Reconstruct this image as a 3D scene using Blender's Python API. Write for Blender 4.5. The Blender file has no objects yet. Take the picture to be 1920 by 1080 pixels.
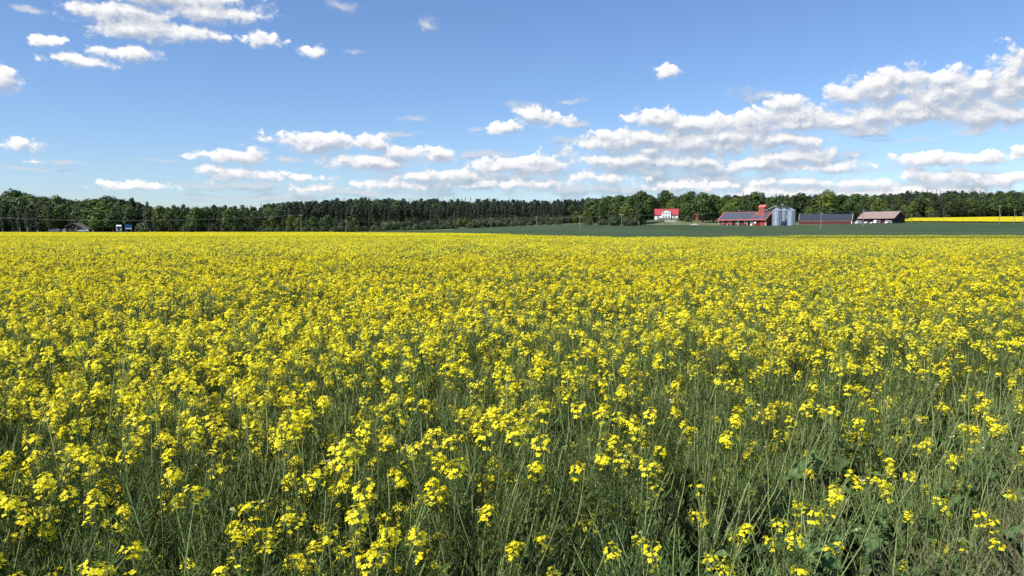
import bpy, math, random
import numpy as np
from mathutils import Vector, Matrix

S = bpy.context.scene
COL = S.collection
R = math.radians

# ------------------------------------------------------------------ camera
F = 1400.0                       # focal length in pixels of a 1920 wide frame
EYE = 2.0
PITCH = math.atan(110.0 / F)
cam_d = bpy.data.cameras.new('camera')
cam_d.sensor_width = 36.0
cam_d.lens = 36.0 * F / 1920.0
cam_d.clip_start = 0.05
cam_d.clip_end = 20000
cam = bpy.data.objects.new('camera', cam_d)
COL.objects.link(cam)
cam.location = (0, 0, EYE)
cam.rotation_euler = (R(90) - PITCH, 0, 0)
S.camera = cam

# ------------------------------------------------------------------ sun, exposure
SUN = Vector((-0.80, -0.55, 1.12)).normalized()      # towards the sun: behind the left shoulder
sd = bpy.data.lights.new('sun', 'SUN')
sd.energy = 5.0
sd.angle = R(0.53)
sd.color = (1.0, 0.955, 0.88)
so = bpy.data.objects.new('sun', sd)
COL.objects.link(so)
so.rotation_euler = SUN.to_track_quat('Z', 'Y').to_euler()
so.location = (-30, -30, 60)
vs = S.view_settings
S.display_settings.display_device = 'sRGB'
vs.view_transform = 'Standard'
vs.look = 'None'
vs.exposure = 0.46
vs.gamma = 1.0
S.cycles.max_bounces = 6
S.cycles.diffuse_bounces = 2
S.cycles.glossy_bounces = 2
S.cycles.transmission_bounces = 2
S.cycles.transparent_max_bounces = 4


def px2dir(px, py):
    u = (px - 960) / F
    v = (540 - py) / F
    return (u, math.cos(PITCH) + v * math.sin(PITCH), -math.sin(PITCH) + v * math.cos(PITCH))


def at(px, py, Y):
    d = px2dir(px, py)
    k = Y / d[1]
    return Vector((d[0] * k, Y, EYE + d[2] * k))


def azel(px, py):
    d = px2dir(px, py)
    return math.atan2(d[0], d[1]), math.atan2(d[2], math.hypot(d[0], d[1]))


# ------------------------------------------------------------------ world: nishita sky and cumulus clouds
W = bpy.data.worlds.new('World')
S.world = W
W.use_nodes = True
nt = W.node_tree
nt.nodes.clear()


class NG:
    """small helper to write node graphs"""
    def __init__(self, tree):
        self.t = tree

    def n(self, typ, ins=None, **props):
        nd = self.t.nodes.new(typ)
        for k, v in props.items():
            setattr(nd, k, v)
        if ins:
            for k, v in ins.items():
                s = nd.inputs[k]
                if isinstance(v, bpy.types.NodeSocket):
                    self.t.links.new(v, s)
                else:
                    s.default_value = v
        return nd

    def m(self, op, a, b=None, c=None, clamp=False):
        ins = {0: a}
        if b is not None:
            ins[1] = b
        if c is not None:
            ins[2] = c
        nd = self.n('ShaderNodeMath', ins, operation=op)
        nd.use_clamp = clamp
        return nd.outputs[0]

    def v(self, op, a, b=None, c=None, out=0):
        ins = {0: a}
        if b is not None:
            ins[1] = b
        if c is not None:
            ins[2] = c
        return self.n('ShaderNodeVectorMath', ins, operation=op).outputs[out]

    def ramp(self, x, a, b, lo=0.0, hi=1.0, interp='SMOOTHSTEP'):
        nd = self.n('ShaderNodeMapRange', {0: x, 1: a, 2: b, 3: lo, 4: hi}, interpolation_type=interp)
        return nd.outputs[0]

    def mix(self, f, a, b, typ='RGBA', blend='MIX'):
        nd = self.n('ShaderNodeMix', data_type=typ)
        if typ == 'RGBA':
            nd.blend_type = blend
            i, o = (0, 6, 7), 2
        else:
            i, o = (0, 2, 3), 0
        for k, v in zip(i, (f, a, b)):
            if isinstance(v, bpy.types.NodeSocket):
                self.t.links.new(v, nd.inputs[k])
            else:
                nd.inputs[k].default_value = v
        return nd.outputs[o]


# cumulus banks: (px, py, half width, half height) turned into directions in the sky
PUFFS = [
    # big bank high on the left
    (300, -8, 150, 24), (385, 22, 100, 19), (215, 22, 88, 20), (262, 56, 100, 19), (330, 60, 78, 17), (455, 30, 40, 10),
    (85, 78, 26, 10), (236, 104, 54, 17), (160, 116, 50, 11), (8, 152, 28, 20), (493, 77, 34, 12), (583, 97, 18, 10),
    (38, 271, 36, 10), (62, 300, 12, 5), (250, 351, 48, 8),
    # low puffs left of the middle
    (447, 293, 60, 13), (482, 285, 24, 11), (425, 326, 68, 13), (382, 322, 22, 10), (480, 332, 90, 8), (592, 270, 72, 20), (570, 262, 32, 12), (612, 258, 34, 11),
    (698, 268, 36, 15), (690, 304, 92, 15), (750, 288, 34, 18), (822, 290, 30, 14), (635, 308, 34, 12), (600, 355, 40, 7),
    (1254, 135, 17, 12), (1002, 218, 38, 15), (1040, 228, 30, 8), (948, 241, 24, 13),
    # the long bank climbing to the right
    (1662, 172, 92, 32), (1590, 180, 36, 20), (1690, 150, 50, 24), (1640, 158, 44, 20), (1790, 170, 88, 30), (1775, 148, 40, 20), (1840, 160, 50, 26), (1905, 160, 60, 60), (1905, 125, 36, 26),
    (1740, 195, 170, 34), (1720, 214, 160, 28), (1860, 215, 110, 26), (1640, 218, 60, 24),
    (1500, 232, 170, 20), (1300, 272, 200, 22), (1480, 214, 72, 26), (1470, 196, 34, 16), (1575, 228, 72, 20), (1410, 232, 110, 24), (1230, 228, 50, 20), (1290, 236, 90, 22), (1350, 260, 170, 22), (1200, 262, 90, 18), (1470, 262, 90, 16),
    (1130, 272, 60, 10), (975, 312, 74, 18), (930, 314, 40, 14), (1010, 300, 36, 12), (1110, 296, 46, 14), (1170, 300, 90, 15), (1270, 304, 120, 15), (1400, 308, 70, 14), (1480, 292, 80, 15), (1530, 315, 90, 10),
    (1130, 335, 70, 10), (1480, 340, 60, 8), (1620, 343, 60, 8), (830, 330, 90, 10), (740, 346, 70, 9), (960, 345, 110, 8),
    (1740, 300, 50, 13), (1835, 298, 52, 11), (1765, 332, 68, 15), (1735, 326, 30, 10), (1892, 336, 36, 15), (1916, 286, 12, 9), (1300, 350, 90, 8), (1420, 362, 120, 8), (1700, 362, 130, 8),
    # far outside the frame, so that the sky goes on
    (-240, 120, 150, 45), (-420, 300, 160, 24), (2200, 200, 220, 60), (2300, 320, 200, 25), (2050, 60, 90, 30), (900, -260, 260, 60), (-100, -330, 220, 60), (1900, -300, 240, 60),
]
WISPS = [(1250, 300, 240, 34), (1500, 300, 120, 26), (1350, 338, 330, 24), (900, 335, 220, 20), (1800, 340, 160, 20), (1428, 180, 44, 18), (797, 48, 24, 16), (790, 56, 12, 10), (636, 14, 24, 12), (763, 221, 32, 7), (893, 241, 16, 6), (985, 200, 40, 10), (1085, 232, 30, 7),
         (110, 302, 46, 5), (60, 318, 60, 4), (1600, 290, 26, 10), (905, 288, 60, 9), (1080, 262, 50, 9), (750, 250, 40, 6), (430, 348, 110, 8), (540, 300, 40, 6),
         (1700, 262, 60, 5), (1820, 248, 50, 6), (300, 300, 40, 3), (1060, 190, 30, 6), (665, 100, 20, 8), (1590, 250, 80, 10), (60, 20, 30, 8),
         (880, 345, 180, 16), (1150, 355, 260, 14), (1500, 355, 260, 14), (680, 362, 160, 8), (1250, 320, 240, 16), (500, 372, 120, 7), (1750, 352, 200, 12), (1620, 320, 120, 8)]


def puff_group(name, puffs, soft=False):
    g = bpy.data.node_groups.new(name, 'ShaderNodeTree')
    g.interface.new_socket('p', in_out='INPUT', socket_type='NodeSocketVector')
    g.interface.new_socket('f', in_out='OUTPUT', socket_type='NodeSocketFloat')
    b = NG(g)
    gi = g.nodes.new('NodeGroupInput')
    go = g.nodes.new('NodeGroupOutput')
    cur = None
    for (px, py, hw, hh) in puffs:
        a, e = azel(px, py)
        a1, _ = azel(px + hw, py)
        _, e1 = azel(px, py - hh)
        sx, sy = 1 / (a1 - a), 1 / (e1 - e)
        q = b.v('MULTIPLY_ADD', gi.outputs[0], (sx, sy, 0), (-a * sx, -e * sy, 0))
        ln = b.v('LENGTH', q, out=1)
        # softening in units of the puff: larger puffs keep the same edge width
        ln = b.m('MULTIPLY', b.m('SUBTRACT', ln, 1.0), 1.0 if soft else min(1.0, hh / 16.0))
        cur = ln if cur is None else b.m('SMOOTH_MIN', cur, ln, 0.22)
    g.links.new(b.m('MULTIPLY', cur, -1.0), go.inputs[0])
    return g


PG = puff_group('cumulus_shapes', PUFFS)
WG = puff_group('wisp_shapes', WISPS, soft=True)


def cloud_group():
    """cloud density at a direction given as (azimuth, elevation)"""
    g = bpy.data.node_groups.new('cloud_density', 'ShaderNodeTree')
    g.interface.new_socket('p', in_out='INPUT', socket_type='NodeSocketVector')
    g.interface.new_socket('dense', in_out='OUTPUT', socket_type='NodeSocketFloat')
    g.interface.new_socket('wisp', in_out='OUTPUT', socket_type='NodeSocketFloat')
    b = NG(g)
    gi = g.nodes.new('NodeGroupInput')
    go = g.nodes.new('NodeGroupOutput')
    p = gi.outputs[0]
    # warp
    wn = b.n('ShaderNodeTexNoise', {'Vector': p, 'Scale': 30.0, 'Detail': 3.0, 'Roughness': 0.55})
    w = b.v('SUBTRACT', wn.outputs['Color'], (0.5, 0.5, 0.5))
    pw = b.v('MULTIPLY_ADD', w, (0.030, 0.012, 0), p)
    wn2 = b.n('ShaderNodeTexNoise', {'Vector': p, 'Scale': 110.0, 'Detail': 3.0, 'Roughness': 0.6})
    w2 = b.v('SUBTRACT', wn2.outputs['Color'], (0.5, 0.5, 0.5))
    pw = b.v('MULTIPLY_ADD', w2, (0.008, 0.006, 0), pw)
    f = b.n('ShaderNodeGroup', {0: pw}, node_tree=PG)
    fw = b.n('ShaderNodeGroup', {0: pw}, node_tree=WG)
    # billows: rounded cells at two sizes plus fine noise
    ps = b.v('MULTIPLY', pw, (1.0, 1.45, 1.0))
    v1 = b.n('ShaderNodeTexVoronoi', {'Vector': ps, 'Scale': 42.0, 'Smoothness': 0.35, 'Detail': 2.5, 'Roughness': 0.55, 'Lacunarity': 2.3},
             feature='SMOOTH_F1', voronoi_dimensions='2D')
    v1.normalize = True
    vv = b.m('SUBTRACT', 0.33, v1.outputs['Distance'])
    n1 = b.n('ShaderNodeTexNoise', {'Vector': ps, 'Scale': 26.0, 'Detail': 7.0, 'Roughness': 0.52})
    nn = b.m('SUBTRACT', n1.outputs[0], 0.5)
    s = b.m('MULTIPLY_ADD', vv, 1.9, b.m('ADD', f.outputs[0], 0.24))
    s = b.m('MULTIPLY_ADD', nn, 1.3, s)
    g.links.new(s, go.inputs[0])
    s2 = b.m('MULTIPLY_ADD', nn, 3.2, fw.outputs[0])
    s2 = b.m('MULTIPLY_ADD', vv, 0.8, s2)
    g.links.new(s2, go.inputs[1])
    return g


CG = cloud_group()
b = NG(nt)
geo = b.n('ShaderNodeTexCoord')
dirv = b.v('NORMALIZE', geo.outputs['Generated'])
sep = b.n('ShaderNodeSeparateXYZ', {0: dirv})
az = b.m('ARCTAN2', sep.outputs[0], sep.outputs[1])
el = b.m('ARCSINE', sep.outputs[2])
p = b.n('ShaderNodeCombineXYZ', {0: az, 1: el, 2: 0.0}).outputs[0]
d0 = b.n('ShaderNodeGroup', {0: p}, node_tree=CG)
p2 = b.v('ADD', p, (-0.004, 0.0075, 0.0))          # a step towards the sun
d1 = b.n('ShaderNodeGroup', {0: p2}, node_tree=CG)
sky = b.n('ShaderNodeTexSky', sky_type='NISHITA')
sky.sun_disc = False
sky.sun_elevation = math.asin(SUN.z)
sky.sun_rotation = math.atan2(SUN.x, SUN.y)
sky.altitude = 100
sky.air_density = 1.0
sky.dust_density = 0.35
sky.ozone_density = 2.6
awisp = b.m('MULTIPLY', b.ramp(d0.outputs[1], -0.30, 1.05), 0.84)
thick = b.ramp(d0.outputs[0], 0.1, 1.1)
lit = b.m('SUBTRACT', d0.outputs[0], d1.outputs[0])
lit = b.ramp(lit, -0.52, 0.74, interp='LINEAR')
# crisp sunlit tops, ragged soft undersides
alpha = b.ramp(d0.outputs[0], -0.08, b.mix(lit, 1.0, 0.32, typ='FLOAT'))
shade = b.m('MULTIPLY_ADD', thick, -0.12, 1.0)
lum = b.mix(lit, 0.52, 1.0, typ='FLOAT')
lum = b.m('MULTIPLY', lum, shade)
ccol = b.mix(b.ramp(lum, 0.44, 1.0), (0.45, 0.52, 0.65, 1), (1.06, 1.05, 1.04, 1))
CLOUD_GAIN = 7.9
ccol = b.v('SCALE', ccol)
ccol.node.inputs['Scale'].default_value = CLOUD_GAIN
tint = b.mix(1.0, sky.outputs[0], (0.84, 0.97, 1.20, 1), blend='MULTIPLY')
wcol = b.v('SCALE', b.mix(b.ramp(b.m('SUBTRACT', d0.outputs[1], d1.outputs[1]), -0.5, 0.9), (0.40, 0.51, 0.64, 1), (0.78, 0.83, 0.92, 1)))
wcol.node.inputs['Scale'].default_value = CLOUD_GAIN * 0.86
c1 = b.mix(awisp, tint, wcol)
c2 = b.mix(alpha, c1, ccol)
# clouds lose contrast in the deep air just over the horizon
bg = b.n('ShaderNodeBackground', {0: c2, 1: 0.092})
outw = b.n('ShaderNodeOutputWorld', {0: bg.outputs[0]})
W.cycles.sampling_method = 'MANUAL'
W.cycles.sample_map_resolution = 512

# ------------------------------------------------------------------ helpers
rng = np.random.default_rng(7)
random.seed(7)


def material(name, col, rough=0.8, var=0.0, scale=1.0, spec=0.3, transl=0.0, objvar=0.0, metal=0.0, col2=None, coords='Object', huevar=0.0, bump=0.0):
    m = bpy.data.materials.new(name)
    m.use_nodes = True
    t = m.node_tree
    t.nodes.clear()
    g = NG(t)
    c = (*col, 1)
    last = None
    if var or col2:
        tc = g.n('ShaderNodeTexCoord')
        nz = g.n('ShaderNodeTexNoise', {'Vector': tc.outputs[coords], 'Scale': scale, 'Detail': 5.0, 'Roughness': 0.6})
        if col2:
            last = g.mix(g.ramp(nz.outputs[0], 0.35, 0.65), c, (*col2, 1))
        else:
            k = g.ramp(nz.outputs[0], 0.25, 0.75, 1 - var, 1 + var, interp='LINEAR')
            last = g.n('ShaderNodeHueSaturation', {'Color': c, 'Value': k}).outputs[0]
    if objvar or huevar:
        oi = g.n('ShaderNodeObjectInfo')
        k = g.ramp(oi.outputs['Random'], 0, 1, 1 - objvar, 1 + objvar, interp='LINEAR')
        wn = g.n('ShaderNodeTexWhiteNoise', {'W': oi.outputs['Random']}, noise_dimensions='1D')
        h = g.ramp(wn.outputs[0], 0, 1, 0.5 - huevar, 0.5 + huevar, interp='LINEAR')
        hs = g.n('ShaderNodeHueSaturation', {'Value': k, 'Hue': h})
        if last is None:
            hs.inputs['Color'].default_value = c
        else:
            t.links.new(last, hs.inputs['Color'])
        last = hs.outputs[0]
    bs = g.n('ShaderNodeBsdfPrincipled', {'Roughness': rough, 'Specular IOR Level': spec, 'Metallic': metal})
    if last is None:
        bs.inputs['Base Color'].default_value = c
    else:
        t.links.new(last, bs.inputs['Base Color'])
    if bump:
        tc = g.n('ShaderNodeTexCoord')
        nz = g.n('ShaderNodeTexNoise', {'Vector': tc.outputs[coords], 'Scale': scale * 3, 'Detail': 4.0})
        bp = g.n('ShaderNodeBump', {'Height': nz.outputs[0], 'Strength': bump, 'Distance': 0.05})
        t.links.new(bp.outputs[0], bs.inputs['Normal'])
    sh = bs.outputs[0]
    if transl:
        tr = g.n('ShaderNodeBsdfTranslucent')
        if last is None:
            tr.inputs[0].default_value = c
        else:
            t.links.new(last, tr.inputs[0])
        mx = g.n('ShaderNodeMixShader', {0: transl, 1: sh, 2: tr.outputs[0]})
        sh = mx.outputs[0]
    g.n('ShaderNodeOutputMaterial', {0: sh})
    return m


class MB:
    """collects vertices and faces, builds one mesh object"""
    def __init__(self):
        self.v, self.f, self.mi = [], [], []

    def add(self, vs, fs, mi=0):
        o = len(self.v)
        self.v.extend([tuple(x) for x in vs])
        self.f.extend([tuple(o + i for i in f) for f in fs])
        self.mi.extend([mi] * len(fs))

    def box(self, x0, x1, y0, y1, z0, z1, mi=0):
        vs = [(x0, y0, z0), (x1, y0, z0), (x1, y1, z0), (x0, y1, z0), (x0, y0, z1), (x1, y0, z1), (x1, y1, z1), (x0, y1, z1)]
        self.add(vs, [(0, 3, 2, 1), (4, 5, 6, 7), (0, 1, 5, 4), (1, 2, 6, 5), (2, 3, 7, 6), (3, 0, 4, 7)], mi)

    def prism(self, poly, y0, y1, mi=0, axis='y'):
        """poly in (x, z), extruded along y (or in (y, z) along x)"""
        n = len(poly)
        if axis == 'y':
            vs = [(a, y0, c) for a, c in poly] + [(a, y1, c) for a, c in poly]
        else:
            vs = [(y0, a, c) for a, c in poly] + [(y1, a, c) for a, c in poly]
        fs = [tuple(range(n)), tuple(range(2 * n - 1, n - 1, -1))] + [(i, i + n, (i + 1) % n + n, (i + 1) % n) for i in range(n)]
        self.add(vs, fs, mi)

    def tube(self, pts, rad, n=6, mi=0, cap=True):
        pts = [Vector(p) for p in pts]
        if not hasattr(rad, '__len__'):
            rad = [rad] * len(pts)
        vs, fs = [], []
        for i, p in enumerate(pts):
            d = (pts[min(i + 1, len(pts) - 1)] - pts[max(i - 1, 0)]).normalized()
            a = d.cross(Vector((0, 0, 1)) if abs(d.z) < .9 else Vector((1, 0, 0))).normalized()
            c = d.cross(a)
            for k in range(n):
                t = 2 * math.pi * k / n
                vs.append(p + (a * math.cos(t) + c * math.sin(t)) * rad[i])
        for i in range(len(pts) - 1):
            for k in range(n):
                fs.append((i * n + k, i * n + (k + 1) % n, (i + 1) * n + (k + 1) % n, (i + 1) * n + k))
        if cap:
            fs.append(tuple(range(n - 1, -1, -1)))
            fs.append(tuple((len(pts) - 1) * n + k for k in range(n)))
        self.add(vs, fs, mi)

    def lathe(self, prof, cx=0, cy=0, n=20, mi=0):
        vs, fs = [], []
        for r, z in prof:
            for k in range(n):
                t = 2 * math.pi * k / n
                vs.append((cx + r * math.cos(t), cy + r * math.sin(t), z))
        for i in range(len(prof) - 1):
            for k in range(n):
                fs.append((i * n + k, i * n + (k + 1) % n, (i + 1) * n + (k + 1) % n, (i + 1) * n + k))
        self.add(vs, fs, mi)

    def mesh(self, name, mats, smooth=False):
        me = bpy.data.meshes.new(name)
        me.from_pydata(self.v, [], self.f)
        if not isinstance(mats, (list, tuple)):
            mats = [mats]
        for m in mats:
            me.materials.append(m)
        if len(mats) > 1:
            me.polygons.foreach_set('material_index', self.mi)
        if smooth:
            me.polygons.foreach_set('use_smooth', [True] * len(self.f))
        me.update()
        return me

    def build(self, name, mats, parent=None, smooth=False, loc=None):
        o = bpy.data.objects.new(name, self.mesh(name, mats, smooth))
        COL.objects.link(o)
        if parent is not None:
            o.parent = parent
        if loc is not None:
            o.location = loc
        return o


def tag(o, label=None, cat=None, group=None, kind=None):
    if label:
        o['label'] = label
    if cat:
        o['category'] = cat
    if group:
        o['group'] = group
    if kind:
        o['kind'] = kind
    return o


def empty(name, loc, rz=0.0, label=None, cat=None, group=None):
    o = bpy.data.objects.new(name, None)
    COL.objects.link(o)
    o.location = loc
    o.rotation_euler = (0, 0, rz)
    o.empty_display_size = 0.3
    return tag(o, label, cat, group)


def copy_tree(o, parent=None):
    c = o.copy()
    COL.objects.link(c)
    c.parent = parent
    for ch in list(o.children):
        copy_tree(ch, c)
    return c


# ------------------------------------------------------------------ terrain
# ground height for a bearing (written as the pixel column it shows in) and a distance
YK = [-4000, 0, 60, 100, 150, 250, 330, 430, 500, 600, 1000, 2500, 9000]
TC = [-1400, 0, 640, 800, 900, 980, 1080, 1150, 1250, 1350, 1450, 1600, 1700, 1920, 3300]
TZ = {
    -1400: [0, 0, 0, -.45, -.50, -.50, -.30, .9, 2.0, 4, 25, 52, 70],
    0: [0, 0, 0, -.45, -.50, -.50, -.30, .9, 2.0, 4, 25, 52, 70],
    640: [0, 0, 0, -.45, -.50, -.50, -.10, 1.2, 2.2, 4, 25, 52, 70],
    800: [0, 0, 0, -.40, -.42, -.30, .60, 1.8, 3.2, 5, 25, 52, 70],
    900: [0, 0, 0, -.28, -.30, .20, 1.45, 2.9, 4.2, 6, 25, 52, 70],
    980: [0, 0, 0, -.18, -.18, .60, 2.0, 3.9, 5.2, 7, 25, 52, 70],
    1080: [0, 0, 0, -.08, -.10, .80, 2.5, 4.8, 6.4, 8, 25, 52, 70],
    1150: [0, 0, 0, -.05, -.05, .80, 2.3, 4.2, 6.4, 8, 25, 52, 70],
    1250: [0, 0, 0, -.02, .00, .90, 2.5, 4.5, 8.8, 10.5, 25, 52, 70],
    1350: [0, 0, 0, -.20, -.05, .90, 2.4, 4.2, 7.0, 9, 25, 52, 70],
    1450: [0, 0, 0, -.50, -.20, .90, 2.4, 4.2, 6.2, 9, 25, 52, 70],
    1600: [0, 0, 0, -.65, -.28, 1.0, 2.7, 5.0, 6.6, 9, 25, 52, 70],
    1700: [0, 0, 0, -.70, -.32, 1.0, 2.9, 5.5, 7.4, 10, 25, 52, 70],
    1920: [0, 0, 0, -.70, -.33, 1.0, 2.7, 5.0, 7.4, 11, 25, 52, 70],
    3300: [0, 0, 0, -.70, -.33, 1.0, 2.7, 5.0, 7.4, 11, 25, 52, 70],
}
TA = np.array([TZ[c] for c in TC], float)
YKa, TCa = np.array(YK, float), np.array(TC, float)


def gz(x, y):
    """ground height, vectorised"""
    x = np.atleast_1d(np.asarray(x, float))
    y = np.atleast_1d(np.asarray(y, float))
    ys = np.maximum(y, 40.0)
    c = np.clip(960 + F * x / ys, TC[0], TC[-1])
    i = np.clip(np.searchsorted(TCa, c) - 1, 0, len(TC) - 2)
    j = np.clip(np.searchsorted(YKa, y) - 1, 0, len(YK) - 2)
    tx = (c - TCa[i]) / (TCa[i + 1] - TCa[i])
    ty = (y - YKa[j]) / (YKa[j + 1] - YKa[j])
    tx = tx * tx * (3 - 2 * tx)
    ty = np.where((j >= 2) & (j <= 3), ty * ty * (3 - 2 * ty), ty)
    z = (TA[i, j] * (1 - ty) + TA[i, j + 1] * ty) * (1 - tx) + (TA[i + 1, j] * (1 - ty) + TA[i + 1, j + 1] * ty) * tx
    return z


def g1(x, y):
    return float(gz(x, y)[0])


def ground_at(px, Y):
    """point on the ground in the direction of a column of the photograph"""
    x = at(px, 430, Y).x
    return Vector((x, Y, g1(x, Y)))


def sheet(name, xs_of_y, ys, dz, mat, nx=60, kind='structure'):
    """a strip of ground: xs_of_y(y) gives its left and right end"""
    vs, fs = [], []
    for y in ys:
        a, c = xs_of_y(y)
        xs = np.linspace(a, c, nx)
        zs = gz(xs, np.full(nx, y)) + dz
        vs += list(zip(xs.tolist(), [float(y)] * nx, zs.tolist()))
    n = len(ys)
    for r in range(n - 1):
        for k in range(nx - 1):
            i = r * nx + k
            fs.append((i, i + 1, i + nx + 1, i + nx))
    mb = MB()
    mb.add(vs, fs)
    o = mb.build(name, mat, smooth=True)
    tag(o, kind=kind)
    return o


# where the rape field ends, as a distance for each column
BC = np.array([-1400, 0, 640, 800, 900, 1000, 1100, 1180, 1260, 1350, 1500, 1920, 3300], float)
BY = np.array([318, 318, 300, 240, 180, 130, 96, 84, 84, 105, 142, 152, 160], float)


def field_end(px):
    return np.interp(px, BC, BY)


def colpx(x, y):
    return 960 + F * x / np.maximum(y, 1e-3)


def edge_y(x):
    """front edge of the crop: it runs away from the camera towards the right"""
    return 1.75 + 0.70 * x + 0.10 * np.sin(x * 2.3) + 0.07 * np.sin(x * 5.1 + 1)


m_soil = material('soil', (0.085, 0.066, 0.045), 0.95, var=0.35, scale=6, coords='Object', bump=0.6)
m_green = material('young_cereal', (0.034, 0.060, 0.021), 0.9, scale=0.02, col2=(0.054, 0.082, 0.032), spec=0.15, coords='Object')
m_meadow = material('meadow', (0.075, 0.105, 0.035), 0.9, scale=0.06, col2=(0.14, 0.15, 0.06))
m_ground = material('grassland', (0.055, 0.085, 0.030), 0.95, scale=0.02, col2=(0.085, 0.11, 0.045))

ys = np.concatenate([np.linspace(-3000, -60, 8), np.linspace(-40, 60, 26), np.linspace(64, 700, 130), np.geomspace(720, 9000, 24)])
sheet('ground', lambda y: (-max(60, 2.2 * abs(y) + 40), max(60, 2.2 * abs(y) + 40)), ys, 0.0, m_ground, nx=150)


def poly_sheet(name, near, far, dz, mat, cols, rows=10, kind='structure'):
    """a patch of ground between two boundaries given as distance per column"""
    vs, fs = [], []
    for c in cols:
        a, e = near(c), far(c)
        for r in range(rows + 1):
            Y = a + (e - a) * r / rows
            x = (c - 960) / F * Y
            vs.append((x, Y, g1(x, Y) + dz))
    m = rows + 1
    for i in range(len(cols) - 1):
        for r in range(rows):
            k = i * m + r
            fs.append((k, k + m, k + m + 1, k + 1))
    mb = MB()
    mb.add(vs, fs)
    o = mb.build(name, mat, smooth=True)
    return tag(o, kind=kind)


GUC = np.array([700, 800, 900, 960, 1080, 1150, 1250, 1350, 1450, 1600, 1700, 1920, 2600], float)
GUY = np.array([345, 372, 415, 424, 432, 392, 418, 424, 424, 428, 430, 442, 470], float)
cols = list(np.arange(-1300, 3201, 50))
poly_sheet('field_soil', lambda c: 12.0, lambda c: float(field_end(c)), 0.004, m_soil, cols, rows=50)
cols = list(np.arange(700, 2601, 25))
poly_sheet('green_field', lambda c: float(field_end(c)) + 0.6, lambda c: float(np.interp(c, GUC, GUY)), 0.12, m_green, cols, rows=60)

# ------------------------------------------------------------------ the rape crop
m_petal = material('rape_petal', (0.95, 0.84, 0.032), 0.55, transl=0.42, objvar=0.08, huevar=0.004, spec=0.2)
m_bud = material('rape_bud', (0.42, 0.42, 0.04), 0.6, transl=0.15)
m_stem = material('rape_stem', (0.24, 0.285, 0.105), 0.6, objvar=0.22, huevar=0.012, spec=0.15)
m_pod = material('rape_pod', (0.112, 0.155, 0.044), 0.6, transl=0.20, objvar=0.25, huevar=0.015, spec=0.12)
m_leaf = material('rape_leaf', (0.10, 0.165, 0.055), 0.55, transl=0.25, objvar=0.25, huevar=0.02, spec=0.25, var=0.25, scale=12)
m_pale = material('faded_petal', (0.72, 0.62, 0.48), 0.7, transl=0.3)
CROP_MATS = [m_petal, m_bud, m_stem, m_pod, m_leaf, m_pale]


def rnd(a, c):
    return random.uniform(a, c)


def ortho(d):
    a = d.cross(Vector((0, 0, 1)) if abs(d.z) < .9 else Vector((1, 0, 0))).normalized()
    return a, d.cross(a)


def flower(mb, p, nrm, size, lod):
    a, c = ortho(nrm)
    t0 = rnd(0, 6.28)
    if lod == 0:
        for k in range(4):
            if random.random() < 0.05:
                continue
            t = t0 + k * 1.5708 + rnd(-.15, .15)
            u = a * math.cos(t) + c * math.sin(t)
            w = nrm.cross(u)
            L = size * rnd(.85, 1.1)
            lift = nrm * rnd(-0.1, 0.35) * L
            pts = [p, p + u * L * .62 + w * L * .44 + lift * .6, p + u * L + lift * .7, p + u * L * .62 - w * L * .44 + lift * .6]
            mb.add(pts, [(0, 1, 2, 3)], 0)
    else:
        for k in range(1 if lod > 1 else 2):
            t = t0 + k * 1.2
            u = (a * math.cos(t) + c * math.sin(t) + nrm * rnd(-.5, .5)).normalized()
            w = nrm.cross(u).normalized()
            mb.add([p - u * size - w * size * .3, p + w * size * .8 - u * size * .1, p + u * size, p - w * size * .8 + u * size * .2], [(0, 1, 2, 3)], 0)


def ribbon(mb, pts, w, mi, cross=False):
    """thin two-sided strip"""
    pts = [Vector(q) for q in pts]
    d = (pts[-1] - pts[0]).normalized()
    a, c = ortho(d)
    t = rnd(0, 3.14)
    s = a * math.cos(t) + c * math.sin(t)
    for sv in ([s, d.cross(s)] if cross else [s]):
        vs = []
        for i, q in enumerate(pts):
            k = w * (1 if i < len(pts) - 1 else .35)
            vs += [q - sv * k, q + sv * k]
        mb.add(vs, [(2 * i, 2 * i + 1, 2 * i + 3, 2 * i + 2) for i in range(len(pts) - 1)], mi)


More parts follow.
